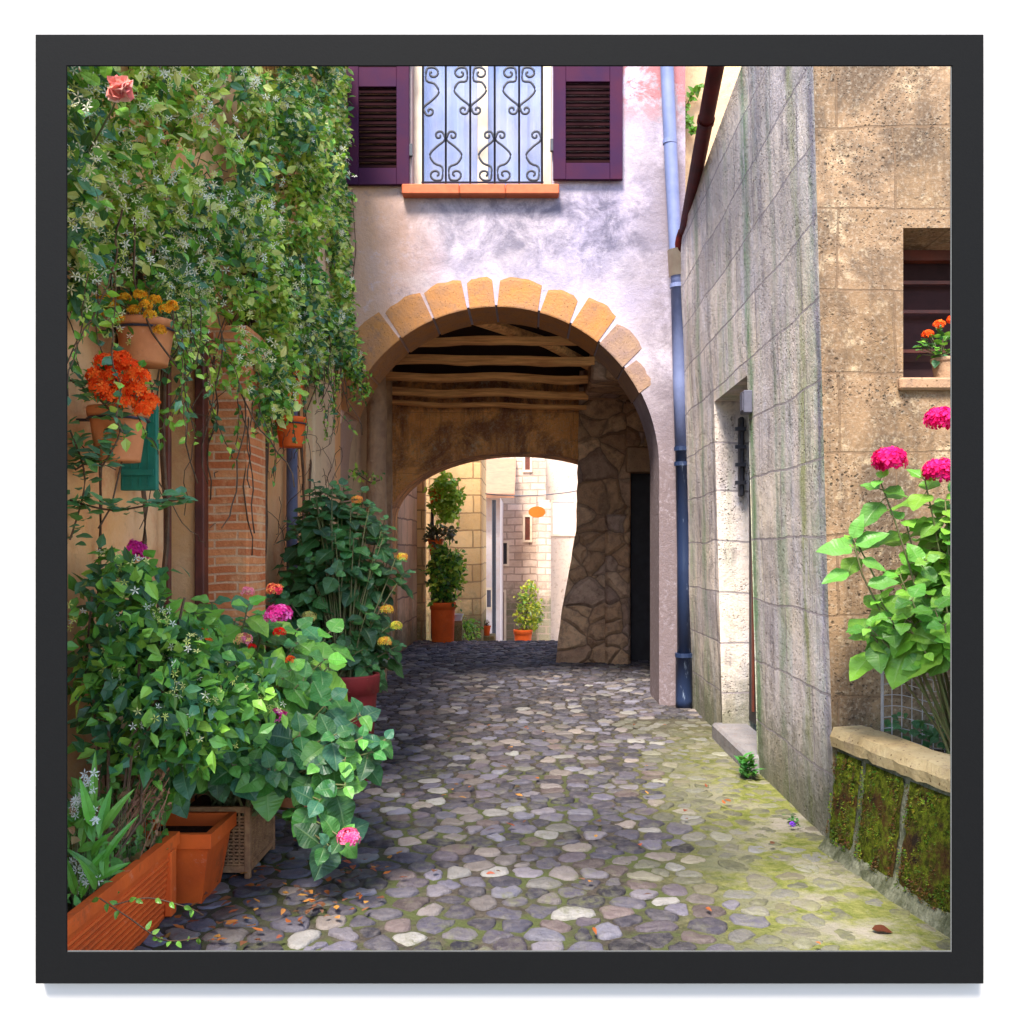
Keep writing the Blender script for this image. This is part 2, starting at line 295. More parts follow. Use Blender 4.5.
# ------------------------------------------------------------ mesh helpers
class MB:
    def __init__(s): s.v = []; s.f = []; s.c = []; s.uv = []; s.col = (1, 1, 1)
    def add(s, vs, fs, c=None, uv=None):
        o = len(s.v); s.v += [tuple(p) for p in vs]; s.f += [[o+i for i in f] for f in fs]
        s.c += [(*(c or s.col), 1)]*len(vs); s.uv += uv if uv else [(0, 0)]*len(vs)
    def box(s, x0, x1, y0, y1, z0, z1, c=None, bev=0):
        if bev:
            P = []; F = []
            # chamfered box: 24 vertices
            for sx in (0, 1):
                for sy in (0, 1):
                    for sz in (0, 1):
                        X = (x0, x1)[sx]; Y = (y0, y1)[sy]; Z = (z0, z1)[sz]; dx = bev*(1-2*sx); dy = bev*(1-2*sy); dz = bev*(1-2*sz)
                        P += [(X, Y+dy, Z+dz), (X+dx, Y, Z+dz), (X+dx, Y+dy, Z)]
            i = lambda a, b, c, k: (a*4+b*2+c)*3+k
            F += [[i(a, 0, 0, 0), i(a, 1, 0, 0), i(a, 1, 1, 0), i(a, 0, 1, 0)] for a in (0, 1)]
            F += [[i(0, b, 0, 1), i(1, b, 0, 1), i(1, b, 1, 1), i(0, b, 1, 1)] for b in (0, 1)]
            F += [[i(0, 0, c, 2), i(1, 0, c, 2), i(1, 1, c, 2), i(0, 1, c, 2)] for c in (0, 1)]
            for a in (0, 1):
                for b in (0, 1): F.append([i(a, b, 0, 0), i(a, b, 1, 0), i(a, b, 1, 1), i(a, b, 0, 1)])
                for c_ in (0, 1): F.append([i(a, 0, c_, 0), i(a, 1, c_, 0), i(a, 1, c_, 2), i(a, 0, c_, 2)])
            for b in (0, 1):
                for c_ in (0, 1): F.append([i(0, b, c_, 1), i(1, b, c_, 1), i(1, b, c_, 2), i(0, b, c_, 2)])
            for a in (0, 1):
                for b in (0, 1):
                    for c_ in (0, 1): F.append([i(a, b, c_, k) for k in range(3)])
            s.add(P, F, c); return s
        s.add([(x, y, z) for x in (x0, x1) for y in (y0, y1) for z in (z0, z1)],
              [(0, 1, 3, 2), (4, 6, 7, 5), (0, 4, 5, 1), (2, 3, 7, 6), (0, 2, 6, 4), (1, 5, 7, 3)], c); return s
    def tube(s, pts, r, k=8, c=None, cap=True):
        pts = [Vector(p) for p in pts]; n = len(pts)
        rr = r if isinstance(r, (list, tuple)) else [r]*n
        vs = []; up = Vector((0, 0, 1))
        for i, p in enumerate(pts):
            d = (pts[min(i+1, n-1)]-pts[max(i-1, 0)])
            if d.length < 1e-9: d = Vector((0, 0, 1))
            d.normalize()
            a = d.cross(up)
            if a.length < .05: a = d.cross(Vector((1, .3, 0)))
            a.normalize(); b = d.cross(a); 
            for j in range(k):
                t = 2*math.pi*j/k; vs.append(p+(a*math.cos(t)+b*math.sin(t))*rr[i])
        fs = [(i*k+j, i*k+(j+1) % k, (i+1)*k+(j+1) % k, (i+1)*k+j) for i in range(n-1) for j in range(k)]
        if cap: fs += [list(range(k)), list(range((n-1)*k, n*k))]
        s.add(vs, fs, c); return s
    def lathe(s, prof, cx=0, cy=0, k=28, c=None):
        vs = [(cx+r*math.cos(2*math.pi*j/k), cy+r*math.sin(2*math.pi*j/k), z) for r, z in prof for j in range(k)]
        s.add(vs, [(i*k+j, i*k+(j+1) % k, (i+1)*k+(j+1) % k, (i+1)*k+j) for i in range(len(prof)-1) for j in range(k)], c); return s
    def build(s, name, mat, parent=None, smooth=False, at=None):
        me = bpy.data.meshes.new(name)
        me.from_pydata(s.v, [], s.f)
        if any(c[:3] != (1, 1, 1) for c in s.c):
            a = me.color_attributes.new('Col', 'FLOAT_COLOR', 'POINT'); a.data.foreach_set('color', [x for c in s.c for x in c])
        if any(u != (0, 0) for u in s.uv):
            ul = me.uv_layers.new(name='UVMap'); vi = [0]*len(me.loops); me.loops.foreach_get('vertex_index', vi)
            ul.data.foreach_set('uv', [x for i in vi for x in s.uv[i]])
        me.materials.append(M[mat] if isinstance(mat, str) else mat)
        if smooth: me.shade_smooth()
        me.update()
        o = bpy.data.objects.new(name, me); col.objects.link(o)
        if parent:
            o.parent = parent; o.matrix_parent_inverse = Matrix.Translation(parent.location).inverted() if at is None else Matrix()
        return o
def tag(o, label=None, cat=None, group=None, kind=None):
    for k, v in (('label', label), ('category', cat), ('group', group), ('kind', kind)):
        if v: o[k] = v
    return o
def thing(name, loc, label, cat, group=None):
    o = bpy.data.objects.new(name, None); o.location = loc; o.empty_display_size = .1; col.objects.link(o)
    return tag(o, label, cat, group)
def roughen(o, amt, scale=3, cuts=0):
    """push the vertices of a mesh about so old masonry is not dead straight"""
    for v in o.data.vertices:
        p = v.co; d = noise.noise_vector(p*scale)
        v.co = p+d*amt
def P(px, py, d): return Vector(((px-530)*d/1000, d, 1.6-(py-550)*d/1000))   # a point d metres down the alley
def rnd(a, b): return random.uniform(a, b)
def gridface(mb, o, u, v, nu, nv, keep=None):
    o, u, v = Vector(o), Vector(u), Vector(v)
    vs = [o+u*(i/nu)+v*(j/nv) for i in range(nu+1) for j in range(nv+1)]
    fs = []
    for i in range(nu):
        for j in range(nv):
            if keep and not keep(o+u*((i+.5)/nu)+v*((j+.5)/nv)): continue
            a = i*(nv+1)+j; fs.append((a, a+nv+1, a+nv+2, a+1))
    mb.add(vs, fs)

# ------------------------------------------------------------ SETTING: ground
def gz(y):
    if y < 17.6: return -.006
    return -.006-1.5*min(1, (y-17.6)/9)
mb = MB(); ys = [3.285, 6, 10, 14, 17.6]+[17.6+i*.9 for i in range(1, 11)]+[40, 80, 400]
xs = [-300, -30, -8, -3, -2, -1, 0, 1, 2, 3, 8, 30, 300]
mb.add([(x, y, gz(y)) for y in ys for x in xs], [(j*len(xs)+i, j*len(xs)+i+1, (j+1)*len(xs)+i+1, (j+1)*len(xs)+i) for j in range(len(ys)-1) for i in range(len(xs)-1)])
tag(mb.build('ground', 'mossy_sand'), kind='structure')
mb = MB(); mb.add([(-300, -300, -.02), (300, -300, -.02), (300, 3.28, -.02), (-300, 3.28, -.02)], [(0, 1, 2, 3)])
tag(mb.build('pavement', 'pale_paving'), kind='structure')

# cobbles: Voronoi cells, each a rounded stone
def cobbles():
    mb = MB(); cs = .165; x0, x1, y0, y1 = -2.05, 1.78, 3.3, 19.6; AS = .80
    nx = int((x1-x0)/cs)+1; ny = int((y1-y0)/(cs*AS))+1; pts = {}
    for i in range(-1, nx+1):
        for j in range(-1, ny+1):
            pts[i, j] = (x0+(i+.5+(.5 if j % 2 else 0)+rnd(-.46, .46))*cs, y0+(j+.5+rnd(-.42, .42))*cs*AS)
    pal = [(.06, .05, .06), (.10, .085, .11), (.13, .11, .13), (.085, .07, .09), (.15, .13, .17), (.24, .20, .22), (.30, .24, .22), (.36, .28, .24), (.20, .17, .21), (.11, .09, .115), (.19, .13, .12), (.28, .25, .30), (.42, .37, .33), (.07, .06, .08), (.16, .12, .14)]
    K = 16
    for (i, j), (cx, cy) in pts.items():
        if i < 0 or j < 0 or i >= nx or j >= ny: continue
        poly = [(cx-.3, cy-.3), (cx+.3, cy-.3), (cx+.3, cy+.3), (cx-.3, cy+.3)]
        for a in range(-2, 3):
            for b in range(-2, 3):
                q = pts.get((i+a, j+b))
                if not q or (a == 0 and b == 0): continue
                nx_, ny_ = q[0]-cx, q[1]-cy; L = math.hypot(nx_, ny_); nx_ /= L; ny_ /= L
                dlim = L/2; out = []
                for k in range(len(poly)):
                    p, r = poly[k], poly[(k+1) % len(poly)]
                    dp = (p[0]-cx)*nx_+(p[1]-cy)*ny_-dlim; dr = (r[0]-cx)*nx_+(r[1]-cy)*ny_-dlim
                    if dp <= 0: out.append(p)
                    if dp*dr < 0: t = dp/(dp-dr); out.append((p[0]+(r[0]-p[0])*t, p[1]+(r[1]-p[1])*t))
                poly = out
                if not poly: break
            if not poly: break
        if len(poly) < 3: continue
        mx = sum(p[0] for p in poly)/len(poly); my = sum(p[1] for p in poly)/len(poly)
        side = max(0, min(1, (mx-.55-.03*(my-4)+.5*noise.noise(Vector((mx*1.5, my*1.5, 0))))/.8)) if my < 9.5 else 0       # stones sink into the mossy sand on the right
        gap = rnd(.006, .014)+side*rnd(.0, .026)+(.0 if my < 9 else .0)
        if side > .6 and random.random() < .22: continue
        rad = []
        for k in range(K):
            t = 2*math.pi*k/K; dx, dy = math.cos(t), math.sin(t); best = 9
            for a in range(len(poly)):
                p, r = poly[a], poly[(a+1) % len(poly)]; ex, ey = r[0]-p[0], r[1]-p[1]
                den = dx*ey-dy*ex
                if abs(den) < 1e-9: continue
                s_ = ((p[0]-mx)*ey-(p[1]-my)*ex)/den
                if s_ > 0: best = min(best, s_)
            rad.append(max(.015, best-gap))
        m = sum(rad)/K; rad = [min(r, m*1.45) for r in rad]
        for _ in range(1): rad = [(rad[k-1]+4*rad[k]+rad[(k+1) % K])/6*.995 for k in range(K)]
        if m < .03: continue
        h = rnd(.010, .022)*(1-.55*side); tx, ty = rnd(-.05, .05), rnd(-.05, .05); tone = rnd(.55, 1.45)
        cc = random.choice(pal); cc = tuple(min(.24, a*tone*k) for a, k in zip(cc, (.42, .45, .475)))
        if side > .3: cc = tuple(a*.7+b*.3 for a, b in zip(cc, (.20, .20, .10)))
        zg = gz(my)
        vs = []; rings = [(1., -.02), (.975, .55), (.89, .90), (.70, .98), (.38, 1.)]; lop = [rnd(.88, 1.03) for _ in range(K)]; rad = [r*l for r, l in zip(rad, lop)]
        seed = Vector((mx*3, my*3, 0))
        for (f, hh) in rings:
            for k in range(K):
                t = 2*math.pi*k/K; r = rad[k]*f
                X = mx+r*math.cos(t); Y = my+r*math.sin(t)
                nz = (noise.noise(Vector((X*20, Y*20, 1)))*.010+noise.noise(Vector((X*55, Y*55, 4)))*.004)*(hh > .2)
                vs.append((X, Y, zg-.004+h*hh+tx*(X-mx)*hh+ty*(Y-my)*hh+nz))
        vs.append((mx, my, zg-.004+h*1.0+noise.noise(seed)*.004))
        fs = [(a*K+k, a*K+(k+1) % K, (a+1)*K+(k+1) % K, (a+1)*K+k) for a in range(4) for k in range(K)]
        fs += [(4*K+k, 4*K+(k+1) % K, 5*K) for k in range(K)]
        mb.add(vs, fs, cc)
    return mb
tag(cobbles().build('cobbled_lane', 'river_cobble', smooth=True), kind='structure')

# ------------------------------------------------------------ white wall and the black frame (the alley is seen through it)
FD = 3.2                                                    # metres from the camera
FF = FD-.048                                                # plane of the frame's front face
def fx(px): return (px-530)*FF/1000
def fz(py): return 1.6-(py-550)*FF/1000
ox0, ox1, oz0, oz1 = fx(67), fx(952), fz(952), fz(66)       # the opening
wl = MB(); wx0, wx1, wz1 = -3.1, 3.1, 3.65; e = .092
for (a, b, c, d) in ((wx0, ox0-e, -.02, wz1), (ox1+e, wx1, -.02, wz1), (ox0-e, ox1+e, -.02, oz0-e), (ox0-e, ox1+e, oz1+e, wz1)):
    wl.box(a, b, FD, FD+.08, c, d)
tag(wl.build('white_wall', 'white_wall_paint'), 'plain bright white wall around the large black square frame', 'wall')
fr = thing('picture_frame', (fx(510), FD, oz0-.1), 'large square black matt frame mounted on the white wall, enclosing the alley view', 'frame')
X0, X1, Z0, Z1 = fx(35), fx(984), fz(984), fz(34); T = .048
for q in range(4):
    o_ = [(X0, Z0), (X1, Z0), (X1, Z1), (X0, Z1)]; i_ = [(ox0, oz0), (ox1, oz0), (ox1, oz1), (ox0, oz1)]
    a, b = o_[q], o_[(q+1) % 4]; c_, d_ = i_[(q+1) % 4], i_[q]
    g = .0006
    def sh(p, k): return (p[0]+(k[0]-p[0])*.025, p[1]+(k[1]-p[1])*.025)
    def ou(k): return (k[0]+(.058 if k[0] > 0 else -.058), k[1]+(.058 if k[1] > 1.6 else -.058))
    pr = [(a, FD-.001), (a, FD-T+.003), (sh(a, d_), FD-T), (sh(d_, a), FD-T), (d_, FD-T+.003), (ou(d_), FD+.03)]
    pq = [(b, FD-.001), (b, FD-T+.003), (sh(b, c_), FD-T), (sh(c_, b), FD-T), (c_, FD-T+.003), (ou(c_), FD+.03)]
    vs = [(p[0], y, p[1]) for p, y in pr]+[(p[0], y, p[1]) for p, y in pq]
    mb = MB(); mb.add(vs, [(k, k+1, k+7, k+6) for k in range(5)]+[tuple(range(6)), tuple(range(6, 12))])
    mb.build('frame_rail', 'black_frame_lacquer', fr)
mb = MB(); t = .0028  # grey strips painting a highlight along the right and bottom inner edges
for (a, b, c, d) in ((ox1-t, ox1+.001, oz0, oz1), (ox0, ox1-t, oz0-.001, oz0+t)): mb.box(a, b, FF+.0035, FF+.006, c, d)
mb.build('edge_highlight', 'frame_highlight_grey', fr)

# ------------------------------------------------------------ the house over the passage
D = 10.3
AX, AZ, AR = (497-530)*.0103, 1.6+(550-467)*.0103, 1.67
house = thing('arch_house', (0, D, 0), 'lavender white plastered house with a wide stone arch passage and purple shuttered window', 'house')
def arch_wall(x0, x1, y0, y1, ztop, xc, zs, a, b, zb=-.05, n=48, jag=0., holes=()):
    """a wall standing on the ground with an arched opening: outline columns, front and back faces, soffit"""
    mb = MB()
    def az(x):
        t = 1-((x-xc)/a)**2; return zs+b*math.sqrt(max(0, t))
    cols = [x0+(xc-a-x0)*i/6 for i in range(6)]+[xc-a*math.cos(math.pi*i/n) for i in range(n+1)]+[xc+a+(x1-xc-a)*i/6 for i in range(1, 7)]
    hx = [c for h in holes for c in h[:2]]
    cols = sorted(set(cols+hx)); cols = [c for c in cols if x0-1e-6 <= c <= x1+1e-6]
    zl = sorted(set([zb, ztop]+[z for h in holes for z in h[2:]]))
    for yy in (y0, y1):
        for i in range(len(cols)-1):
            a0, a1 = cols[i], cols[i+1]; mid = (a0+a1)/2; inside = abs(mid-xc) < a
            b0 = az(a0) if inside else zb; b1 = az(a1) if inside else zb
            prev0, prev1 = b0, b1
            levels = [z for z in [zs+b+.05+k*.35 for k in range(30)]+zl if z > max(b0, b1)+.02 and z < ztop-.02]+[ztop]
            if not inside: levels = sorted(set(levels+[.4*k for k in range(1, 8)]))
            for z in sorted(set(levels)):
                if any(h[0]-1e-6 <= a0 and a1 <= h[1]+1e-6 and h[2]-1e-6 <= prev0 and z <= h[3]+1e-6 for h in holes):
                    prev0 = prev1 = z; continue
                mb.add([(a0, yy, prev0), (a1, yy, prev1), (a1, yy, z), (a0, yy, z)], [(0, 1, 2, 3)]); prev0 = prev1 = z
    th = [(xc-a*math.cos(math.pi*i/n), zs+b*math.sin(math.pi*i/n)) for i in range(n+1)]
    th = [(xc-a, zb)]+th+[(xc+a, zb)]
    for (p, q) in zip(th, th[1:]):
        mb.add([(p[0], y0, p[1]), (q[0], y0, q[1]), (q[0], y1, q[1]), (p[0], y1, p[1])], [(0, 1, 2, 3)])
    for h in holes:
        mb.add([(x, y, z) for x in h[:2] for y in (y0, y1) for z in h[2:]], [(0, 1, 3, 2), (4, 6, 7, 5), (0, 4, 6, 2), (1, 5, 7, 3)])
    for x in (x0, x1): mb.add([(x, y0, zb), (x, y1, zb), (x, y1, ztop), (x, y0, ztop)], [(0, 1, 2, 3)])
    mb.add([(x0, y0, ztop), (x1, y0, ztop), (x1, y1, ztop), (x0, y1, ztop)], [(0, 1, 2, 3)])
    return mb
wx = [(412-530)*.0103, (552-530)*.0103]; wz = [1.6+(550-188)*.0103, 7.15]
o = arch_wall(-3.2, 1.60, D, D+.78, 8.2, AX, AZ, AR, AR, holes=[(wx[0], wx[1], wz[0], wz[1])]).build('wall', 'lavender_plaster', house)
# voussoirs, each a cut stone running through the soffit
angs = [(27.5, 37.6), (38.5, 50.3), (51.2, 62.4), (63.3, 74.5), (75.3, 89.9), (90.7, 99.8), (100.7, 112.8), (113.6, 126.4), (127.3, 143.4), (144.3, 160)]
for k, (t0, t1) in enumerate(angs):
    mb = MB(); n_ = 5; ro = AR+(rnd(.27, .34) if k else .18)+(0.07 if k in (2, 8) else 0); ri = AR-.02
    vs = []; j = [rnd(.0, .9), rnd(-.9, 0)]
    for q in range(n_+1):
        ti = R(t0+(t1-t0)*q/n_); to = R(t0+j[0]+(t1+j[1]-t0-j[0])*q/n_)
        r2 = ro+rnd(-.014, .014)-.035*abs(q/n_*2-1)**3
        for (r, y, t_) in ((ri, D-.004, ti), (ri+.012, D-.008, ti), (r2-.05, D-.006+rnd(-.002, .002), to), (r2, D+.003, to), (ri, D+.76, ti)):
            vs.append((AX+r*math.cos(t_), y, AZ+r*math.sin(t_)))
    fs = []
    for q in range(n_):
        b = q*5
        for a_, b_ in ((0, 1), (1, 2), (2, 3), (4, 0)): fs.append((b+a_, b+b_, b+5+b_, b+5+a_))
    fs += [(0, 1, 2, 3, 4), tuple(n_*5+i for i in range(5))]
    mb.add(vs, fs); mb.build('arch_stone', 'tan_voussoir' if k < 2 else 'ochre_voussoir', house)
# window with scrolled grille
win = MB(); y = D+.16
for (a, b, c, d) in ((wx[0], wx[0]+.10, wz[0], wz[1]), (wx[1]-.10, wx[1], wz[0], wz[1]), (wx[0]+.1, wx[1]-.1, wz[0], wz[0]+.08), (wx[0]+.1, wx[1]-.1, wz[1]-.1, wz[1]), ((wx[0]+wx[1])/2-.055, (wx[0]+wx[1])/2+.055, wz[0]+.08, wz[1]-.1)):
    win.box(a+.001, b-.001, y, y+.06, c+.001, d-.001, bev=.004)
w_o = win.build('window', 'cream_paint', house)
mb = MB(); mb.box(wx[0]+.1, wx[1]-.1, y+.025, y+.031, wz[0]+.08, wz[1]-.1); mb.build('pane', 'window_glass', w_o)
mb = MB(); x = wx[0]-.02; vs = []; nn = 90
for i in range(nn+1):
    xx = wx[0]+(wx[1]-wx[0])*i/nn; yy = y+.2+.025*math.sin(i*.75)+.01*math.sin(i*2.1)
    vs += [(xx, yy, wz[0]), (xx, yy, wz[1])]
mb.add(vs, [(2*i, 2*i+1, 2*i+3, 2*i+2) for i in range(nn)]); mb.build('curtain', 'curtain', w_o, smooth=True)
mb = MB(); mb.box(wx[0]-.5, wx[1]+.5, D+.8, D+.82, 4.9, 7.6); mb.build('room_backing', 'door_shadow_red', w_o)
mb = MB()
for a, b in ((wx[0]-.09, -.72), (-.717, -.25), (-.247, wx[1]+.07)): mb.box(a, b, D-.13, D+.15, wz[0]-.105, wz[0]-.002, bev=.01)
mb.build('window_sill', 'terracotta_sill', house)
gr_ = MB(); k0 = .00312; gy = D-.09
def G(cx, cy): return ((330+cx/3.303-530)*.0103, gy, 1.6+(550-(50+cy/3.303))*.0103)
for cx in (310, 385, 465, 545, 625, 700): gr_.tube([G(cx, -60), G(cx, 452)], .0115, 6)
for cy in (52, 448): gr_.tube([G(305, cy), G(705, cy)], .011, 6)
def cat(pts, n=6):
    out = []
    for i in range(len(pts)-1):
        p0, p1, p2, p3 = pts[max(i-1, 0)], pts[i], pts[i+1], pts[min(i+2, len(pts)-1)]
        for j in range(n):
            t = j/n; out.append(tuple(.5*((2*b)+(-a+c)*t+(2*a-5*b+4*c-d)*t*t+(-a+3*b-3*c+d)*t**3) for a, b, c, d in zip(p0, p1, p2, p3)))
    return out+[pts[-1]]
def lyre(cx, s, ys_small, ys_big, dirn):
    # s = side (-1/1); dirn +1: small scroll above, big scroll below
    pts = []
    for k in range(11, 0, -1):                 # small spiral, from its eye outwards
        t = k*.62; r = 17*(1-k/13); pts.append((cx+s*(22-r*math.cos(t)*-1*.0-r*math.cos(t)), ys_small+dirn*(-r*math.sin(t))))
    pts += [(cx+s*4, ys_small+dirn*14), (cx+s*30, ys_small+dirn*36), (cx+s*52, ys_small+dirn*62), (cx+s*38, ys_small+dirn*90), (cx+s*12, ys_big-dirn*30)]
    for k in range(1, 13):
        t = k*.62; r = 26*(1-k/15); pts.append((cx+s*(32-r*math.cos(t)), ys_big+dirn*(r*math.sin(t)*.9)-dirn*6))
    gr_.tube([G(*p) for p in cat(pts, 3)], .0125, 6)
for cx in (385, 545): lyre(cx, -1, 295, 428, 1); lyre(cx, 1, 295, 428, 1)
lyre(700, -1, 295, 428, 1); lyre(310, 1, 215, 85, -1)
for cx in (465, 625): lyre(cx, -1, 210, 85, -1); lyre(cx, 1, 210, 85, -1)
lyre(310, 1, 295, 428, 1) if False else None
gr_.build('window_grille', 'wrought_iron', house, smooth=True)
def shutter(px0, px1, pyb, rot, slat):
    x0_, x1_ = (px0-530)*.0103, (px1-530)*.0103; zb_ = 1.6+(550-pyb)*.0103; zt = 7.2; yf = D-.075
    w = x1_-x0_; st = .13
    s_ = thing('tmp', (0, 0, 0), None, None)
    col.objects.unlink(s_); bpy.data.objects.remove(s_)
    b = MB()
    b.box(x0_, x0_+st, yf, yf+.05, zb_, zt, bev=.005); b.box(x1_-st, x1_, yf, yf+.05, zb_, zt, bev=.005)
    gaps = [(zb_, zb_+.17), (zb_+1.0, zb_+1.2), (zt-.1, zt)]
    for a, c in gaps: b.box(x0_+st+.001, x1_-st-.001, yf+.002, yf+.048, a, c, bev=.004)
    so_ = b.build('shutter', 'purple_paint', house)
    for (a, c) in ((zb_+.17, zb_+1.0), (zb_+1.2, zt-.1)):
        l = MB()
        n_ = int((c-a)/.062)
        for i in range(n_):
            z = a+(i+.5)*(c-a)/n_
            l.add([(x0_+st, yf+.006, z-.028), (x1_-st, yf+.006, z-.028), (x1_-st, yf+.042, z+.028), (x0_+st, yf+.042, z+.028),
                   (x0_+st, yf+.010, z-.036), (x1_-st, yf+.010, z-.036), (x1_-st, yf+.046, z+.020), (x0_+st, yf+.046, z+.020)], [(0, 1, 2, 3), (4, 5, 6, 7), (0, 1, 5, 4), (3, 2, 6, 7)])
        l.build('louvre', 'dark_louvre', so_)
    hx_ = x1_ if px0 < 480 else x0_-.03
    for z in (zb_+.3, zb_+1.3): h = MB(); h.box(hx_, hx_+.03, yf+.01, yf+.06, z, z+.12); h.build('hinge', 'wrought_iron', so_)
shutter(347, 410, 187, 0, 0); shutter(553, 622, 182, 0, 0)

# passage: ceiling, beams, back arch, pier with door, side walls
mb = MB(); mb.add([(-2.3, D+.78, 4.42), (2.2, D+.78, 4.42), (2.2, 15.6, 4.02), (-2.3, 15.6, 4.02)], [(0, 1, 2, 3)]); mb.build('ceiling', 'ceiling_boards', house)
for i, (yy, pt, pb) in enumerate(((11.75, 338, 345), (12.45, 356, 364), (13.15, 373, 380), (13.8, 388, 395), (14.25, 401, 405))):
    zb1 = 1.6+(550-pb)*yy/1000; zt1 = zb1+(pb-pt)*yy/1000
    mb = MB(); n_ = 18; vs = []
    for q in range(n_+1):
        x = -2.05+q*(2.85)/n_; s1 = .03*noise.noise(Vector((x*1.2, i*7, 0))); s2 = .03*noise.noise(Vector((x*1.2, i*7, 5))); s3 = .02*noise.noise(Vector((x*3, i*5, 8)))
        for (a, b) in ((-.075, .02), (-.05, 0), (.05, 0), (.075, .02), (.075, .1), (-.075, .1)):
            vs.append((x, yy+a+s1, (zb1+b if b < .05 else zt1)+s2+s3*(b < .05)-.02*i*(x+2)/3))
    mb.add(vs, [(q*6+a, q*6+(a+1) % 6, q*6+6+(a+1) % 6, q*6+6+a) for q in range(n_) for a in range(6)]+[tuple(range(6)), tuple(n_*6+a for a in range(6))])
    mb.build('ceiling_beam', 'old_timber', house)
mb = MB(); mb.tube([(-.7, 11.15, 4.2), (.2, 12.2, 4.13), (.85, 13.2, 4.0)], .07, 8); mb.build('brace_beam', 'old_timber', house)
mb = MB(); mb.box(.76, 2.2, 12.4, 14.15, 3.72, 4.12, bev=.03); mb.build('stone_soffit', 'rubble_stone', house)
o = arch_wall(-2.6, 2.3, 14.5, 15.3, 4.3, -.16, 2.05, 1.87, .97).build('rear_arch_wall', 'inner_render', house)
# pier, battered foot
mb = MB(); prof = [(-.05, .36), (.6, .43), (1.3, .56), (1.9, .66), (2.4, .68), (4.3, .70)]
yf = 14.2
zz = [-.05+i*.15 for i in range(30)]
def lx(z):
    for (a, b), (c, d) in zip(prof, prof[1:]):
        if z <= c: return b+(d-b)*(z-a)/(c-a)+.02*noise.noise(Vector((z*7, 3, 1)))
    return .69
xr = 1.42
vs = []; nx = 8
for z in zz:
    for i in range(nx+1):
        x = lx(z)+(xr-lx(z))*i/nx; vs.append((x, yf-.04*math.cos(z*1.3)-.035*noise.noise(Vector((x*5, z*4, 2))), z))
fs = [(a*(nx+1)+i, a*(nx+1)+i+1, (a+1)*(nx+1)+i+1, (a+1)*(nx+1)+i) for a in range(len(zz)-1) for i in range(nx)]
mb.add(vs, fs)
vs = []
for z in zz: vs += [(lx(z), yf-.04*math.cos(z*1.3)-.035*noise.noise(Vector((lx(z)*5, z*4, 2))), z), (lx(z)+.05, 15.5, z)]
mb.add(vs, [(2*a, 2*a+1, 2*a+3, 2*a+2) for a in range(len(zz)-1)])
vs = []
for z in zz: vs += [(xr, yf-.1, z), (xr, 15.5, z)]
mb.add(vs, [(2*a, 2*a+1, 2*a+3, 2*a+2) for a in range(len(zz)-1)])
mb.build('stone_pier', 'rubble_stone', house, smooth=False)
mb = MB(); mb.box(1.36, 2.3, 14.05, 14.4, 2.70, 3.05, bev=.02); mb.build('door_lintel', 'lintel_brown', house)
mb = MB(); mb.box(1.06, 1.40, 14.02, 14.15, -.05, 2.1, bev=.03); mb.build('door_jamb', 'rubble_stone', house)
mb = MB(); mb.box(1.38, 2.3, 14.42, 14.48, -.03, 2.72); mb.build('passage_door', 'dark_door', house)
mb = MB(); mb.box(1.36, 2.3, 14.1, 14.4, 3.06, 3.8, bev=.01); mb.build('wall_over_door', 'rubble_stone', house)
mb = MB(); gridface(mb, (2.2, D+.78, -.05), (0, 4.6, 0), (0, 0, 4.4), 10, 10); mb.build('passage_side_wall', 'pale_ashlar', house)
mb = MB(); gridface(mb, (-2.03, D+.5, -.05), (0, 3.9, 0), (0, 0, 4.4), 10, 10); mb.build('passage_side_wall', 'cream_plaster', house)
mb = MB(); pts = [(-1.82+.05*noise.noise(Vector((0, z, 9))), 11.9, z) for z in [i*.25-.05 for i in range(17)]]
mb.tube(pts, [.12+.02*noise.noise(Vector((1, z[2]*2, 4))) for z in pts], 8); mb.build('timber_post', 'post_wood', house, smooth=True)
mb = MB(); pts = [(-1.93, 13.3, z) for z in (-.05, 1, 2, 3, 4.2)]; mb.tube(pts, .10, 8); mb.build('timber_post', 'post_wood', house, smooth=True)
# upper storey sides and roof
mb = MB(); mb.box(-3.2, 1.42, D+.80, 15.3, 4.40, 8.19); mb.build('upper_storey', 'ochre_plaster', house)
mb = MB(); mb.add([(-3.4, D-.35, 8.15), (1.6, D-.35, 8.15), (1.6, 12.8, 9.3), (-3.4, 12.8, 9.3), (1.6, 15.6, 8.15), (-3.4, 15.6, 8.15)], [(0, 1, 2, 3), (3, 2, 4, 5)]); mb.build('roof', 'roof_tile', house)
# cream building above the right eave, behind the gutter
h2 = thing('cream_house', (3, 11, 0), 'cream rendered house rising behind the drainpipe above the right hand wall', 'house')
mb = MB(); mb.box(1.45, 5, 11.2, 15.3, 4.45, 8.6, bev=.02); mb.build('wall', 'cream_plaster', h2)
mb = MB(); mb.box(1.45, 5, 10.9, 15.5, 8.62, 8.8); mb.build('roof', 'roof_tile', h2)
h2.location = (3, 11, 0)

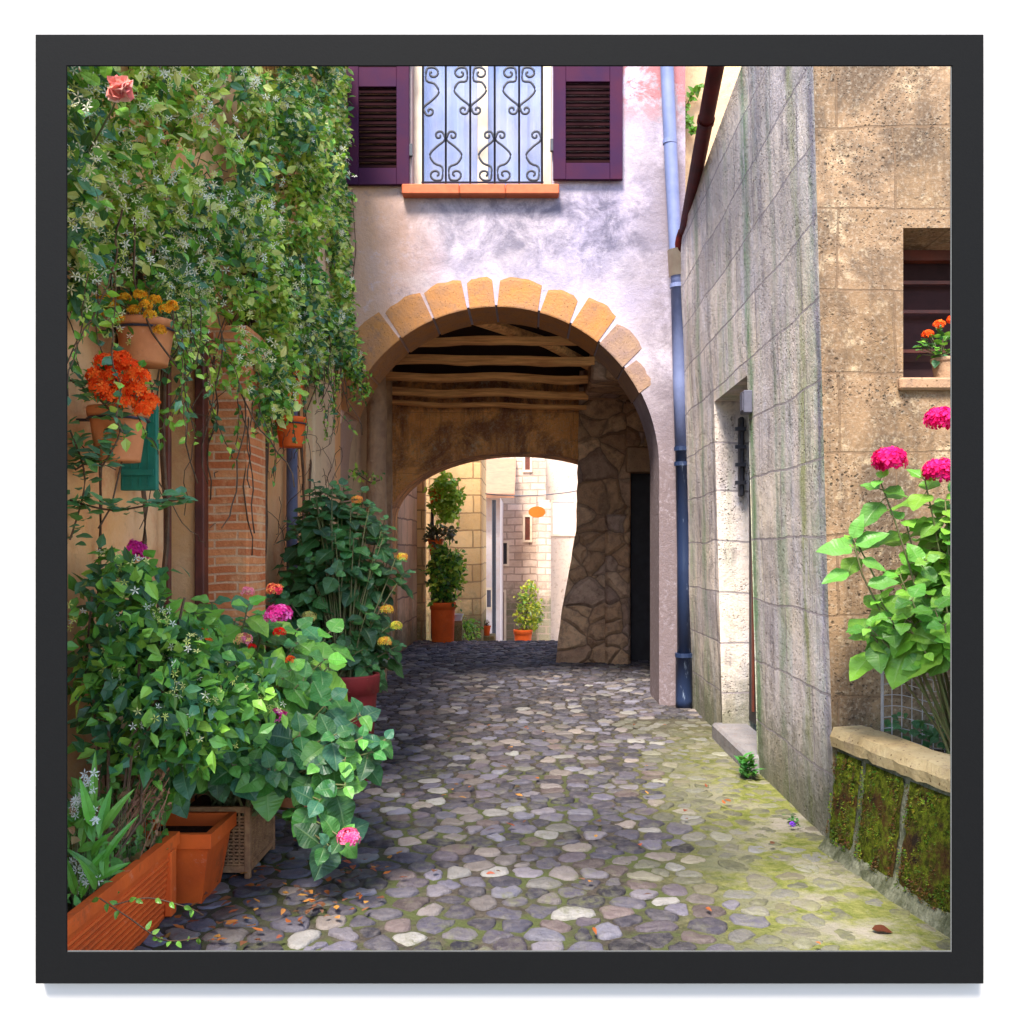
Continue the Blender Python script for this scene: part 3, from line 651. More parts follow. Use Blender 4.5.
# ------------------------------------------------------------ downpipe and gutter
dp = thing('drainpipe', (1.56, 10.12, 0), 'tall round drainpipe, grey blue above and chipped navy below, beside the arch', 'drainpipe')
def rp(px, py, d=10.14): return P(px, py, d)
mb = MB(); mb.tube([rp(665, 20), rp(667, 66), rp(672, 180), rp(677, 270), rp(678, 290)], .068, 16); mb.build('upper_pipe', 'blue_grey_pipe', dp, smooth=True)
mb = MB(); mb.tube([rp(678, 290), rp(680, 380), rp(682, 448)], .072, 16); mb.build('upper_pipe', 'blue_grey_pipe', dp, smooth=True)
mb = MB(); mb.tube([rp(682, 448), rp(684, 560), rp(684, 660)], .070, 16); mb.build('lower_pipe', 'navy_pipe', dp, smooth=True)
mb = MB(); mb.tube([rp(684, 655), rp(684, 700), rp(684, 707)], .085, 16); mb.build('shoe', 'navy_pipe', dp, smooth=True)
mb = MB(); mb.tube([rp(676, 250), rp(677.5, 276)], .088, 16); mb.build('joint_collar', 'cream_paint', dp, smooth=True)
for (px, py, r) in ((670, 140, .074), (678, 284, .082), (682, 447, .082), (682, 462, .082), (684, 653, .092)):
    mb = MB(); mb.tube([rp(px, py), rp(px, py+4)], r, 16)
    if py in (462, 653): mb.box(rp(px, py).x+.07, rp(px, py).x+.17, 10.12, 10.16, rp(px, py).z-.04, rp(px, py).z, )
    mb.build('bracket', 'navy_pipe' if py > 440 else 'blue_grey_pipe', dp)
gt = thing('gutter', (1.45, 9, 4.8), 'dark red sloping gutter pipe under the right hand eave', 'gutter')
mb = MB(); g0 = P(716, 66, 7.2); g1 = P(685, 232, 10.0); mb.tube([g0+(g0-g1)*.5, g0, g1], .062, 16); mb.build('gutter_pipe', 'oxblood_gutter', gt, smooth=True)
mb = MB(); mb.tube([g1, P(683, 238, 10.05), P(681, 246, 10.1), P(680, 254, 10.13)], .07, 14); mb.build('elbow', 'oxblood_gutter', gt, smooth=True)
mb = MB(); c0 = g0+(g1-g0)*.25; mb.tube([c0, c0+(g1-g0)*.02], .070, 14); mb.build('pipe_collar', 'oxblood_gutter', gt, smooth=True)

# ------------------------------------------------------------ right-hand stone house
rh = thing('stone_house', (1.7, 5.4, 0), 'weathered stone block house on the right, pale streaked side and ochre front', 'house')
def RX(z): return 1.645-.028*z
DY0, DY1, DZ0, DZ1 = 7.2, 8.5, .16, 2.86
mb = MB()
ysl = sorted(set([5.4+.3*i for i in range(16)]+[DY0, DY1, 10.29])); zsl = sorted(set([-.05+.3*i for i in range(17)]+[5.3, DZ0, DZ1]))
def top(y): return 5.08-(y-6.5)*.09
for i in range(len(ysl)-1):
    for j in range(len(zsl)-1):
        a, b, c, d = ysl[i], ysl[i+1], zsl[j], zsl[j+1]
        if b > 10.3: continue
        if a >= DY0-1e-6 and b <= DY1+1e-6 and d <= DZ1+1e-6: continue
        vs = []
        for (y_, z_) in ((a, c), (b, c), (b, d), (a, d)):
            e_ = .022*noise.noise(Vector((y_*1.3, z_*1.3, 0))) if (y_ > 5.5 and not (DY0-.01 <= y_ <= DY1+.01)) else 0
            zt_ = min(z_, top(y_))
            vs.append((RX(z_)+e_+.002, y_, zt_))
        mb.add(vs, [(0, 1, 2, 3)])
# door reveals
for yy in (DY0, DY1): mb.add([(RX(DZ0), yy, -.05), (1.90, yy, -.05), (1.90, yy, DZ1), (RX(DZ1), yy, DZ1)], [(0, 1, 2, 3)])
mb.add([(RX(DZ1), DY0, DZ1), (1.90, DY0, DZ1), (1.90, DY1, DZ1), (RX(DZ1), DY1, DZ1)], [(0, 1, 2, 3)])
# top slope and far end
mb.add([(RX(5), 5.4, top(5.4)), (4, 5.4, top(5.4)), (4, 10.29, top(10.29)), (RX(5), 10.29, top(10.29))], [(0, 1, 2, 3)])
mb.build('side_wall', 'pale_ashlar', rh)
# front wall facing the viewer, with window
WX0, WX1, WZ0, WZ1 = 2.015, 2.95, 2.53, 3.34
mb = MB(); xs_ = sorted(set([0, 1, 2, 3, 4, 5, 6]+[])); zsf = sorted(set([-.05+.35*i for i in range(16)]+[WZ0, WZ1, 5.15]))
zsf = [z for z in zsf if z <= 5.16]
def fxx(k, z):
    return [RX(z)+.002, 1.8, WX0, 2.45, WX1, 3.4, 4.2][k]
for k in range(6):
    for j in range(len(zsf)-1):
        c, d = zsf[j], zsf[j+1]
        if k in (2, 3) and c >= WZ0-1e-6 and d <= WZ1+1e-6: continue
        mb.add([(fxx(k, c), 5.4, c), (fxx(k+1, c), 5.4, c), (fxx(k+1, d), 5.4, d), (fxx(k, d), 5.4, d)], [(0, 1, 2, 3)])
for x in (WX0, WX1): mb.add([(x, 5.4, WZ0), (x, 5.95, WZ0), (x, 5.95, WZ1), (x, 5.4, WZ1)], [(0, 1, 2, 3)])
for z in (WZ0, WZ1): mb.add([(WX0, 5.4, z), (WX0, 5.95, z), (WX1, 5.95, z), (WX1, 5.4, z)], [(0, 1, 2, 3)])
mb.build('front_wall', 'ochre_ashlar', rh)
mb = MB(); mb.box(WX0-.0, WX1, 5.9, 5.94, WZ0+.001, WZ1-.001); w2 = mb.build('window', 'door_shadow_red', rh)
mb = MB(); mb.box(WX0+.001, WX1-.001, 5.80, 5.87, WZ0+.001, WZ0+.05); mb.box(WX0+.001, WX0+.05, 5.80, 5.87, WZ0+.05, WZ1-.06); mb.box(WX0+.001, WX1-.001, 5.80, 5.87, WZ1-.06, WZ1-.001)
for z in (2.75, 2.98, 3.15): mb.box(WX0+.05, WX1-.001, 5.83, 5.85, z, z+.02)
mb.build('window_frame', 'brown_paint', w2)
mb = MB(); mb.box(WX0-.03, WX1+.05, 5.36, 5.42, WZ0-.07, WZ0-.003, bev=.012); mb.build('window_sill', 'lintel_brown', rh)
mb = MB(); mb.box(1.86, 1.89, DY0+.01, DY1-.01, DZ0, DZ1-.002); dd = mb.build('door', 'dark_door', rh)
mb = MB(); 
for i in range(5): mb.box(1.84, 1.858, DY0+.12+i*.24, DY0+.15+i*.24, DZ0+.1, DZ1-.1)
mb.build('door_batten', 'brown_paint', dd)
mb = MB(); mb.box(1.76, 1.80, DY1-.10, DY1-.02, 2.05, 2.72, bev=.01)
for z in (2.15, 2.3, 2.45, 2.6): mb.box(1.72, 1.81, DY1-.13, DY1-.10, z, z+.03)
mb.build('iron_stay', 'wrought_iron', dd)
mb = MB(); mb.box(1.555, 1.86, DY0-.02, DY1+.06, -.03, .125, bev=.02); mb.build('doorstep', 'grey_step', rh)
bx_ = thing('meter_box', (1.55, 7.12, 2.6), 'small grey utility box fixed at the top of the doorway edge', 'utility box')
mb = MB(); mb.box(1.51, 1.572, 7.06, 7.19, 2.57, 2.73, bev=.006); mb.build('casing', 'steel_grey', bx_)
mb = MB(); mb.box(1.504, 1.509, 7.08, 7.17, 2.59, 2.71); mb.build('cover', 'steel_grey', bx_)
mb = MB()
mb.add([(1.52, 5.38, 5.20), (4.3, 5.38, 6.2), (4.3, 10.28, 5.75), (1.52, 10.28, 4.755), (1.52, 5.38, 5.24), (4.3, 5.38, 6.25), (4.3, 10.28, 5.8), (1.52, 10.28, 4.79)],
       [(0, 1, 2, 3), (4, 5, 6, 7), (0, 3, 7, 4), (0, 1, 5, 4)]); mb.build('roof', 'roof_tile', rh)

# ------------------------------------------------------------ raised bed
rb = thing('raised_bed', (1.8, 4.6, 0), 'curved raised planting bed with a stone rim and mossy side at lower right', 'planter')
topc = [(1.655, 5.39), (1.70, 5.15), (1.745, 4.9), (1.79, 4.65), (1.845, 4.4), (1.92, 4.15), (2.02, 3.9), (2.15, 3.65), (2.3, 3.42)]
botc = [(x-.05-.012*i, y-.03*i/2) for i, (x, y) in enumerate(topc)]
mb = MB(); vs = []; fs = []; nzb = 6
for i in range(len(topc)):
    for j in range(nzb+1):
        t = j/nzb; foot = .07*max(0, 1-t*5); x = botc[i][0]*(1-t)+topc[i][0]*t-foot; y_ = botc[i][1]*(1-t)+topc[i][1]*t
        nn = .018*noise.noise(Vector((x*6, y_*6, t*4))); vs.append((x+nn, max(3.30, y_+nn), -.03+t*.575))
fs = [(i*(nzb+1)+j, (i+1)*(nzb+1)+j, (i+1)*(nzb+1)+j+1, i*(nzb+1)+j+1) for i in range(len(topc)-1) for j in range(nzb)]
mb.add(vs, fs); mb.build('side', 'pale_mortar', rb, smooth=True)
def bedpt(s, t, out=0):           # s 0..8 along the curve, t height
    i = min(int(s), 7); f = s-i
    bx__ = botc[i][0]*(1-f)+botc[i+1][0]*f; by = botc[i][1]*(1-f)+botc[i+1][1]*f; tx = topc[i][0]*(1-f)+topc[i+1][0]*f; ty = topc[i][1]*(1-f)+topc[i+1][1]*f
    return Vector((bx__*(1-t)+tx*t-out, max(3.3, by*(1-t)+ty*t), -.03+t*.575))
for (s0, s1) in ((.12, 1.15), (1.35, 2.75), (2.95, 4.7), (4.9, 6.8)):
    mb = MB(); nu, nv = 12, 10; vs = []
    for i in range(nu+1):
        for j in range(nv+1):
            u, v_ = i/nu, j/nv; edge = min(1, 6*min(u, 1-u, v_, 1-v_))
            p = bedpt(s0+(s1-s0)*u, .13+.83*v_, .012+.02*edge+.012*noise.noise(Vector((u*9+s0, v_*9, 0)))); vs.append(p)
    mb.add(vs, [(i*(nv+1)+j, (i+1)*(nv+1)+j, (i+1)*(nv+1)+j+1, i*(nv+1)+j+1) for i in range(nu) for j in range(nv)])
    blk = mb.build('mossy_block', 'moss_panel', rb, smooth=True)
    mo = MB()
    for q in range(int(2600*(s1-s0))):
        u, v_ = random.random(), random.random(); s_ = s0+(s1-s0)*u
        if noise.noise(Vector((s_*3, v_*3, 4))) < -.12 or noise.noise(Vector((s_*9, v_*9, 1))) < -.25: continue
        p = bedpt(s_, .14+.80*v_, .028+.012*noise.noise(Vector((u*9+s0, v_*9, 0)))); d = Vector((-1, -.4, rnd(-.8, .6)))+Vector((0, rnd(-.7, .7), 0)); d.normalize(); w_ = Vector((rnd(-.3, .3), rnd(-1, 1), rnd(-1, 1))).normalized()*rnd(.002, .005)
        hh = noise.noise(Vector((s_*4+9, v_*4, 2))); c_ = (.20, .24, .03) if hh > .1 else ((.09, .13, .02) if hh > -.15 else (.13, .08, .03)); c_ = tuple(a*rnd(.5, 1.5) for a in c_)
        mo.add([p-w_, p+w_, p+w_*.6+d*rnd(.006, .016)], [(0, 1, 2)], c_)
    mm_ = mo.build('moss', 'petal', blk); mm_['kind'] = 'stuff'
mb = MB(); vs = []; K2 = 33
for i in range(K2):
    s = i/(K2-1)*8; p = bedpt(s, 1); nrm = Vector((1, .35, 0)).normalized(); w = .17+.02*noise.noise(Vector((s*2, 0, 0)))
    for (a, z) in ((-.035, .545), (-.045, .60), (-.025, .645), (w-.03, .655), (w, .60), (w, .54)):
        jn = .008*noise.noise(Vector((s*5, a*30, z*30))); vs.append((p.x+nrm.x*a+jn, min(5.395, max(3.3, p.y+nrm.y*a)), z+jn+.004*0))
mb.add(vs, [(i*6+a, (i+1)*6+a, (i+1)*6+(a+1) % 6, i*6+(a+1) % 6) for i in range(K2-1) for a in range(6)]+[tuple(range(6)), tuple((K2-1)*6+a for a in range(6))])
mb.build('cap', 'cap_stone', rb)
mb = MB(); inner = [(p[0]+.1, min(5.39, p[1]+.04)) for p in topc]; vs = [(x, y_, .52) for x, y_ in inner]+[(3.6, 3.42, .55), (3.6, 5.39, .55)]; mb.add(vs, [tuple(range(len(vs)))]); mb.build('soil', 'soil', rb)
wf = thing('wire_fence', (2.0, 5.0, .6), 'low galvanised wire mesh fence behind the stone rim of the raised bed', 'fence')
mb = MB()
def wfp(s, z): return (1.86+s*.55, 5.28-s*.75+.1*math.sin(s*3), z)
for i in range(15): s = i/14; mb.tube([wfp(s, .56), wfp(s, 1.02+.02*math.sin(i))], .003, 4)
for j in range(8): mb.tube([wfp(i/14, .6+j*.058+.012*math.sin(i*.9)) for i in range(15)], .0022, 4)
mb.build('mesh', 'galvanised_wire', wf)
mb = MB(); mb.tube([wfp(0, .54), wfp(0, 1.06)], .008, 6); mb.build('post', 'galvanised_wire', wf)

# ------------------------------------------------------------ left house
lh = thing('ochre_house', (-1.95, 6, 0), 'ochre plastered house on the left behind the climbers, with brick pillar', 'house')
LX = -1.95; mb = MB()
ya = sorted(set([3.32+.5*i for i in range(14)]+[4.72, 5.34, 5.93, 10.29])); ya = [y for y in ya if y < 10.3]
za = [-.05, .5, 1.0, 1.5, 2.05, 2.5, 2.95, 3.5, 4, 4.5, 5, 5.5, 6.2]
for i in range(len(ya)-1):
    for j in range(len(za)-1):
        a, b, c, d = ya[i], ya[i+1], za[j], za[j+1]
        if 5.34-1e-6 <= a and b <= 5.93+1e-6 and d <= 2.95+1e-6: continue
        mb.add([(LX, a, c), (LX, b, c), (LX, b, d), (LX, a, d)], [(0, 1, 2, 3)])
for y_ in (5.34, 5.93): mb.add([(LX, y_, -.05), (LX-.28, y_, -.05), (LX-.28, y_, 2.95), (LX, y_, 2.95)], [(0, 1, 2, 3)])
mb.add([(LX, 5.34, 2.95), (LX-.28, 5.34, 2.95), (LX-.28, 5.93, 2.95), (LX, 5.93, 2.95)], [(0, 1, 2, 3)])
mb.add([(LX, 3.32, -.05), (-5, 3.32, -.05), (-5, 3.32, 6.2), (LX, 3.32, 6.2)], [(0, 1, 2, 3)])
mb.add([(LX, 3.32, 6.2), (-5, 3.32, 6.2), (-5, 10.29, 6.2), (LX, 10.29, 6.2)], [(0, 1, 2, 3)])
mb.build('wall', 'ochre_plaster', lh)
mb = MB(); mb.box(LX-.31, LX-.285, 5.30, 5.97, -.03, 2.94); dr = mb.build('door', 'very_dark', lh)
mb = MB(); mb.box(LX-.02, LX+.035, 5.87, 5.96, -.03, 2.93, bev=.006); mb.box(LX-.1, LX+.03, 5.32, 5.36, -.03, 2.93, bev=.004); mb.build('door_frame', 'brown_paint', dr)
mb = MB(); mb.box(LX-.27, LX-.25, 5.37, 5.85, 1.35, 2.45)
mb.build('curtain', 'curtain', dr)
mb = MB()
for yy in (5.38, 5.6, 5.82): mb.box(LX-.24, LX-.215, yy, yy+.03, .9, 2.9)
for z in (1.3, 1.75, 2.1, 2.5): mb.box(LX-.24, LX-.215, 5.41, 5.82, z, z+.025)
mb.build('door_bars', 'wrought_iron', dr)
mb = MB(); mb.box(LX+.001, -1.69, 6.0, 6.4, -.05, 2.95, bev=.012); mb.build('brick_pillar', 'thin_brick', lh)
# green shutter hinged off the wall, so that its face turns towards the lane's mouth
mb = MB(); sh0, sh1 = P(122, 0, 4.72), P(158, 0, 4.72); mb.box(sh0.x, sh1.x+.0, 4.70, 4.735, 1.88, 2.30, bev=.004); gs = mb.build('green_shutter', 'green_shutter_paint', lh)
mb = MB()
for i in range(4): mb.box(sh0.x+.01+i*.04, sh0.x+.014+i*.04, 4.694, 4.699, 1.9, 2.28)
mb.box(sh0.x+.01, sh1.x-.01, 4.688, 4.694, 1.95, 1.98); mb.box(sh0.x+.01, sh1.x-.01, 4.688, 4.694, 2.2, 2.23); mb.build('batten', 'green_shutter_paint', gs)
mb = MB(); mb.box(LX+.001, LX+.10, 8.6, 9.5, -.05, 6.1, bev=.02); mb.build('pilaster', 'cream_plaster', lh)
mb = MB(); mb.box(LX+.001, LX+.06, 6.75, 6.95, -.05, 3.6, bev=.015); mb.build('pilaster', 'cream_plaster', lh)
mb = MB(); mb.tube([(LX+.07, 7.9, 0), (LX+.07, 7.9, 3.4)], .045, 10); mb.build('wall_pipe', 'steel_grey', lh, smooth=True)

# ------------------------------------------------------------ pots
def ring_pot(name, loc, r, h, mat, label, cat='flower pot', taper=.72, rimh=.18, group=None):
    t = thing(name, loc, label, cat, group); x, y, z = loc
    mb = MB(); rh_ = h*rimh
    mb.lathe([(0.001, 0), (r*taper, 0), (r*taper*1.01, .01), (r*.93, h-rh_), (r*.93, h-rh_+.002)]); 
    mb.v = [(a+x, b+y, c+z) for a, b, c in mb.v]; mb.build('body', mat, t, smooth=True)
    mb = MB(); mb.lathe([(r*.93, h-rh_), (r*1.0, h-rh_+.004), (r*1.03, h-.012), (r*1.01, h), (r*.9, h), (r*.88, h-.03), (r*.86, h-rh_)])
    mb.v = [(a+x, b+y, c+z) for a, b, c in mb.v]; mb.build('rim', mat, t, smooth=True)
    mb = MB(); mb.lathe([(r*.88, h-.035), (.001, h-.02)]); mb.v = [(a+x, b+y, c+z) for a, b, c in mb.v]; mb.build('soil', 'soil', t)
    return t
# long ribbed trough
tr = thing('long_planter', (-1.72, 3.9, 0), 'long orange terracotta trough with ribbed side in the bottom left corner', 'planter')
mb = MB(); x0, x1, y0, y1, h = -1.93, -1.545, 3.32, 4.41, .36
def slab(a, b):   # tapering side: a,b bottom line end points offset inwards
    pass
vs = []
for (ins, z) in ((.035, 0), (.008, h-.055), (0, h-.055), (0, h), (.035, h), (.035, h-.06)):
    vs += [(x0+ins, y0+ins*.3, z), (x1-ins, y0+ins*.3, z), (x1-ins, y1-ins, z), (x0+ins, y1-ins, z)]
mb.add(vs, [(l*4+k, l*4+(k+1) % 4, (l+1)*4+(k+1) % 4, (l+1)*4+k) for l in range(5) for k in range(4)]); mb.build('body', 'terracotta', tr)
mb = MB()
for i in range(10):
    z = .03+i*.0265; xx = x1-.035+.027*(z/(h-.055))
    mb.tube([(xx, y0+.03, z), (xx, y1-.12, z)], .0085, 6)
mb.box(x1-.028, x1+.004, y1-.11, y1-.05, .02, h-.06, bev=.005)
mb.build('ribbing', 'terracotta', tr, smooth=False)
mb = MB(); mb.box(x0+.036, x1-.036, y0+.02, y1-.036, h-.08, h-.06); mb.build('soil', 'soil', tr)
sp_ = thing('square_pot', (-1.6, 4.64, 0), 'square orange terracotta pot just behind the long trough', 'flower pot')
mb = MB(); cx, cy, h = -1.62, 4.66, .33; vs = []
for (w, z) in ((.135, 0), (.175, h-.07), (.195, h-.065), (.195, h), (.165, h), (.16, h-.07)): vs += [(cx-w, cy-w, z), (cx+w, cy-w, z), (cx+w, cy+w, z), (cx-w, cy+w, z)]
mb.add(vs, [(l*4+k, l*4+(k+1) % 4, (l+1)*4+(k+1) % 4, (l+1)*4+k) for l in range(5) for k in range(4)]); mb.build('body', 'terracotta', sp_)
mb = MB(); mb.box(cx-.16, cx+.16, cy-.16, cy+.16, h-.08, h-.06); mb.build('soil', 'soil', sp_)
# woven crate planter
wc = thing('wicker_planter', (-1.56, 5.1, 0), 'square brown lattice planter box standing on the cobbles under the hydrangea', 'planter')
x0, x1, y0, y1, h = -1.77, -1.36, 4.86, 5.34, .35
mb = MB()
for (a, b) in ((x0, y0), (x1-.03, y0), (x0, y1-.03), (x1-.03, y1-.03)): mb.box(a, a+.03, b, b+.03, 0, h, bev=.004)
for z in (.03, h-.03):
    mb.box(x0+.03, x1-.03, y0+.004, y0+.026, z, z+.03); mb.box(x0+.03, x1-.03, y1-.026, y1-.004, z, z+.03)
    mb.box(x0+.004, x0+.026, y0+.03, y1-.03, z, z+.03); mb.box(x1-.026, x1-.004, y0+.03, y1-.03, z, z+.03)
mb.build('crate_frame', 'wicker', wc)
mb = MB()
for i in range(15):
    z = .066+i*.0165
    pts = [(x0+.03+k*(x1-x0-.06)/24, y0+.014+.004*(1 if (k+i) % 2 else -1), z) for k in range(25)]; mb.tube(pts, .006, 4)
    pts = [(x1-.014+.004*(1 if (k+i) % 2 else -1), y0+.03+k*(y1-y0-.06)/28, z) for k in range(29)]; mb.tube(pts, .006, 4)
for k in range(13): mb.tube([(x0+.045+k*.028, y0+.014, .05), (x0+.045+k*.028, y0+.014, h-.02)], .005, 4)
for k in range(15): mb.tube([(x1-.014, y0+.045+k*.029, .05), (x1-.014, y0+.045+k*.029, h-.02)], .005, 4)
mb.build('weave', 'wicker', wc)
mb = MB(); mb.box(x0+.03, x1-.03, y0+.03, y1-.03, .05, h-.05); mb.build('soil', 'soil', wc)

ring_pot('flower_pot', (-1.46, 6.35, 0), .23, .74, 'pale_terracotta', 'tall pale terracotta pot half hidden behind the hydrangea leaves')
ring_pot('flower_pot', (-1.27, 6.95, 0), .22, .74, 'red_glaze', 'dark red glazed pot under the tall dark hydrangea by the arch')
# shelves and pots on the left wall
def wall_pot(loc, r, h, mat, label):
    t = ring_pot('wall_pot', loc, r, h, mat, label)
    mb = MB(); x, y, z = loc; mb.tube([(x+r*.99*math.cos(a*math.pi/8), y+r*.99*math.sin(a*math.pi/8), z+h*.78) for a in range(17)], .006, 5)
    mb.tube([(x-r, y, z+h*.78), (LX, y, z+h*.78)], .007, 5)
    mb.build('wall_bracket', 'wrought_iron', t); return t
wall_pot((-1.77, 4.30, 1.98), .125, .23, 'pale_terracotta', 'terracotta wall pot holding the bright red geranium')
wall_pot((-1.75, 4.55, 2.44), .135, .20, 'pale_terracotta', 'terracotta wall pot holding the yellow flowers, above the red geranium')
wall_pot((-1.80, 7.35, 2.66), .145, .25, 'terracotta', 'upper of two small terracotta pots hanging right of the brick pillar')
wall_pot((-1.77, 7.40, 2.36), .115, .22, 'terracotta', 'lower of two small terracotta pots hanging right of the brick pillar')
ring_pot('window_pot', (2.33, 5.60, WZ0+.001), .082, .14, 'lintel_brown', 'small terracotta pot standing on the sill of the dark right hand window')

# ------------------------------------------------------------ plants
def leaf(mb, p, d, up, L, Wd, c, fold=.25, droop=.3, serr=0, n=5, tipw=.5):
    d = d.normalized(); s = d.cross(up)
    if s.length < 1e-3: s = d.cross(Vector((1, 0, 0)))
    s.normalize(); u = s.cross(d).normalized()
    vs = []; uv = []; fs = []; ph1 = rnd(0, 6); ph2 = rnd(0, 6); tw = rnd(-.25, .25) if n > 5 else 0; s0 = s
    for i in range(n+1):
        s = s0*math.cos(tw*i/n)+u*math.sin(tw*i/n)
        t = i/n; w = Wd*.56*math.sin(math.pi*min(1, t**.72*.985+.015))**.85*(1.06-.18*t) if i < n else 0
        if serr and 0 < i < n: w *= 1+serr*(1 if i % 2 else -1)
        q = p+d*(L*t*(1-.12*droop*t))-u*(droop*L*t*t*.55)
        lift = fold*w
        vs += [q-s*w+u*(lift+.12*w*math.sin(t*11+ph1)), q, q+s*w+u*(lift+.12*w*math.sin(t*11+ph2))]; uv += [(.5-(.5 if w else 0), t), (.5001, t), (.5+(.5 if w else 0), t)]
    for i in range(n): a = i*3; fs += [(a, a+1, a+4, a+3), (a+1, a+2, a+5, a+4)]
    mb.add(vs, fs, c, uv)
def jit(c, k=.25):
    t = 1+rnd(-k, k); return tuple(max(0, min(1, x*t*(1+rnd(-.1, .1)))) for x in c)
HG = [(.08, .24, .03), (.13, .34, .04), (.05, .17, .04), (.22, .46, .05), (.07, .22, .09), (.04, .13, .03)]
DG = [(.03, .11, .03), (.04, .14, .04), (.025, .085, .035), (.06, .18, .045)]
LG = [(.16, .36, .035), (.11, .30, .04), (.20, .42, .05), (.08, .22, .03)]
def rdir():
    while True:
        v = Vector((rnd(-1, 1), rnd(-1, 1), rnd(-1, 1)))
        if .05 < v.length < 1: return v.normalized()
def rosette(fol, stem, tip, ax, L, pal, n=3, serr=.05):
    """pairs of opposite leaves up to the tip of a shoot"""
    ax = ax.normalized(); a = ax.cross(Vector((0, 0, 1)));  a = a.normalized() if a.length > .1 else Vector((1, 0, 0)); b = ax.cross(a)
    ph = rnd(0, 6)
    for k in range(n):
        base = tip-ax*(k*L*.38); ln = L*(.45+.28*k) if k < 3 else L
        for s in (0, 1):
            t = ph+k*math.pi/2+s*math.pi+rnd(-.3, .3); out = a*math.cos(t)+b*math.sin(t)
            d = (out*1.0+ax*(.45-.22*k)+Vector((0, 0, -.10*k))).normalized()
            ln2 = ln*rnd(.85, 1.15); pet = base+d*ln2*.14
            stem.tube([base, pet], .0028, 4)
            c = random.choice(pal) if k else tuple(min(1, x*1.35) for x in random.choice(pal))
            leaf(fol, pet, d, ax+Vector((0, 0, .25)), ln2, ln2*rnd(.66, .80), jit(c), rnd(.05, .25), rnd(.1, .6), serr, 11)
def head(center, r, cols, n=70, fl=.011, flat=.75):
    mb = MB()
    for i in range(n):
        d = rdir()
        if d.z < -.45: d.z = -d.z
        k_ = rnd(.72, 1.06)*(1+.22*noise.noise(d*2.2+Vector(center)*9)); p = Vector(center)+Vector((d.x*r, d.y*r, d.z*r*flat))*k_; c = jit(random.choice(cols), .18)
        a = d.cross(Vector((.3, .2, 1))).normalized(); b = d.cross(a); ph = rnd(0, 1.5)
        d2 = (d+rdir()*.35).normalized()
        vs = [p]; fs = []
        for k in range(4):
            t = ph+k*math.pi/2; f = fl*rnd(.85, 1.2)
            m1 = a*math.cos(t-.5)+b*math.sin(t-.5); m2 = a*math.cos(t)+b*math.sin(t); m3 = a*math.cos(t+.5)+b*math.sin(t+.5)
            o = len(vs); vs += [p+m1*f*.8+d2*.003, p+m2*f*1.15+d2*.001, p+m3*f*.8+d2*.003]; fs.append((0, o, o+1, o+2))
        mb.add(vs, fs, c)
    return mb
PINK = [(.85, .06, .36), (.78, .04, .30), (.92, .16, .48), (.8, .09, .42)]
HOT = [(.80, .01, .16), (.70, .01, .14), (.85, .03, .24)]
YEL = [(.85, .55, .05), (.75, .45, .08), (.62, .62, .12), (.85, .35, .08)]
ORG = [(.95, .12, .015), (.98, .20, .03), (.85, .07, .01)]
RED = [(.75, .01, .01), (.65, .01, .01)]
def shrub(name, base, tips, L, pal, label, cat='shrub', flowers=(), leafmat_='hydrangea_leaf', n=3, stemr=.008, extra=None, serr=.022, face=1):
    t = thing(name, tuple(base), label, cat); fol = MB(); st = MB(); base = Vector(base)
    for tp in tips:
        tp = Vector(tp); mid = base.lerp(tp, .5)+Vector((rnd(-.05, .05), rnd(-.05, .05), rnd(.05, .16)*(1 if tp.z > base.z else 2)))
        b0 = base+Vector((rnd(-.06, .06), rnd(-.06, .06), 0)); pts = [b0]
        for k in range(1, 7):
            u = k/6; pts.append((1-u)**2*b0+2*u*(1-u)*mid+u*u*tp)
        st.tube(pts, [stemr*(1-.55*k/6) for k in range(7)], 5)
        rosette(fol, st, tp, (pts[-1]-pts[-2]).normalized()*.7+Vector((.25*face, -.75, .55)), L*rnd(.65, 1.15), pal, n, serr)
        if random.random() < .6:
            q = pts[4]; d = rdir(); d.z = abs(d.z)*.4; rosette(fol, st, q+d*L*.6, d*.6+Vector((.3*face, -.7, .5)), L*.8, pal, 2, serr)
            st.tube([q, q+d*L*.6], .003, 4)
    if extra: extra(fol, st)
    fol.build('foliage', leafmat_, t, smooth=False); st.build('stem', 'green_stem', t, smooth=True)
    for (c, r, cols, m) in flowers:
        if m > 0: 
            fl = head(c, r, cols, m, fl=r*.30); fl.build('flower_head', 'petal', t)
    return t
def blob(c, rad, n, surf=.55):
    out = []
    c = Vector(c)
    while len(out) < n:
        v = Vector((rnd(-1, 1), rnd(-1, 1), rnd(-1, 1)))
        if surf < v.length < 1: out.append(c+Vector((v.x*rad[0], v.y*rad[1], v.z*rad[2])))
    return out
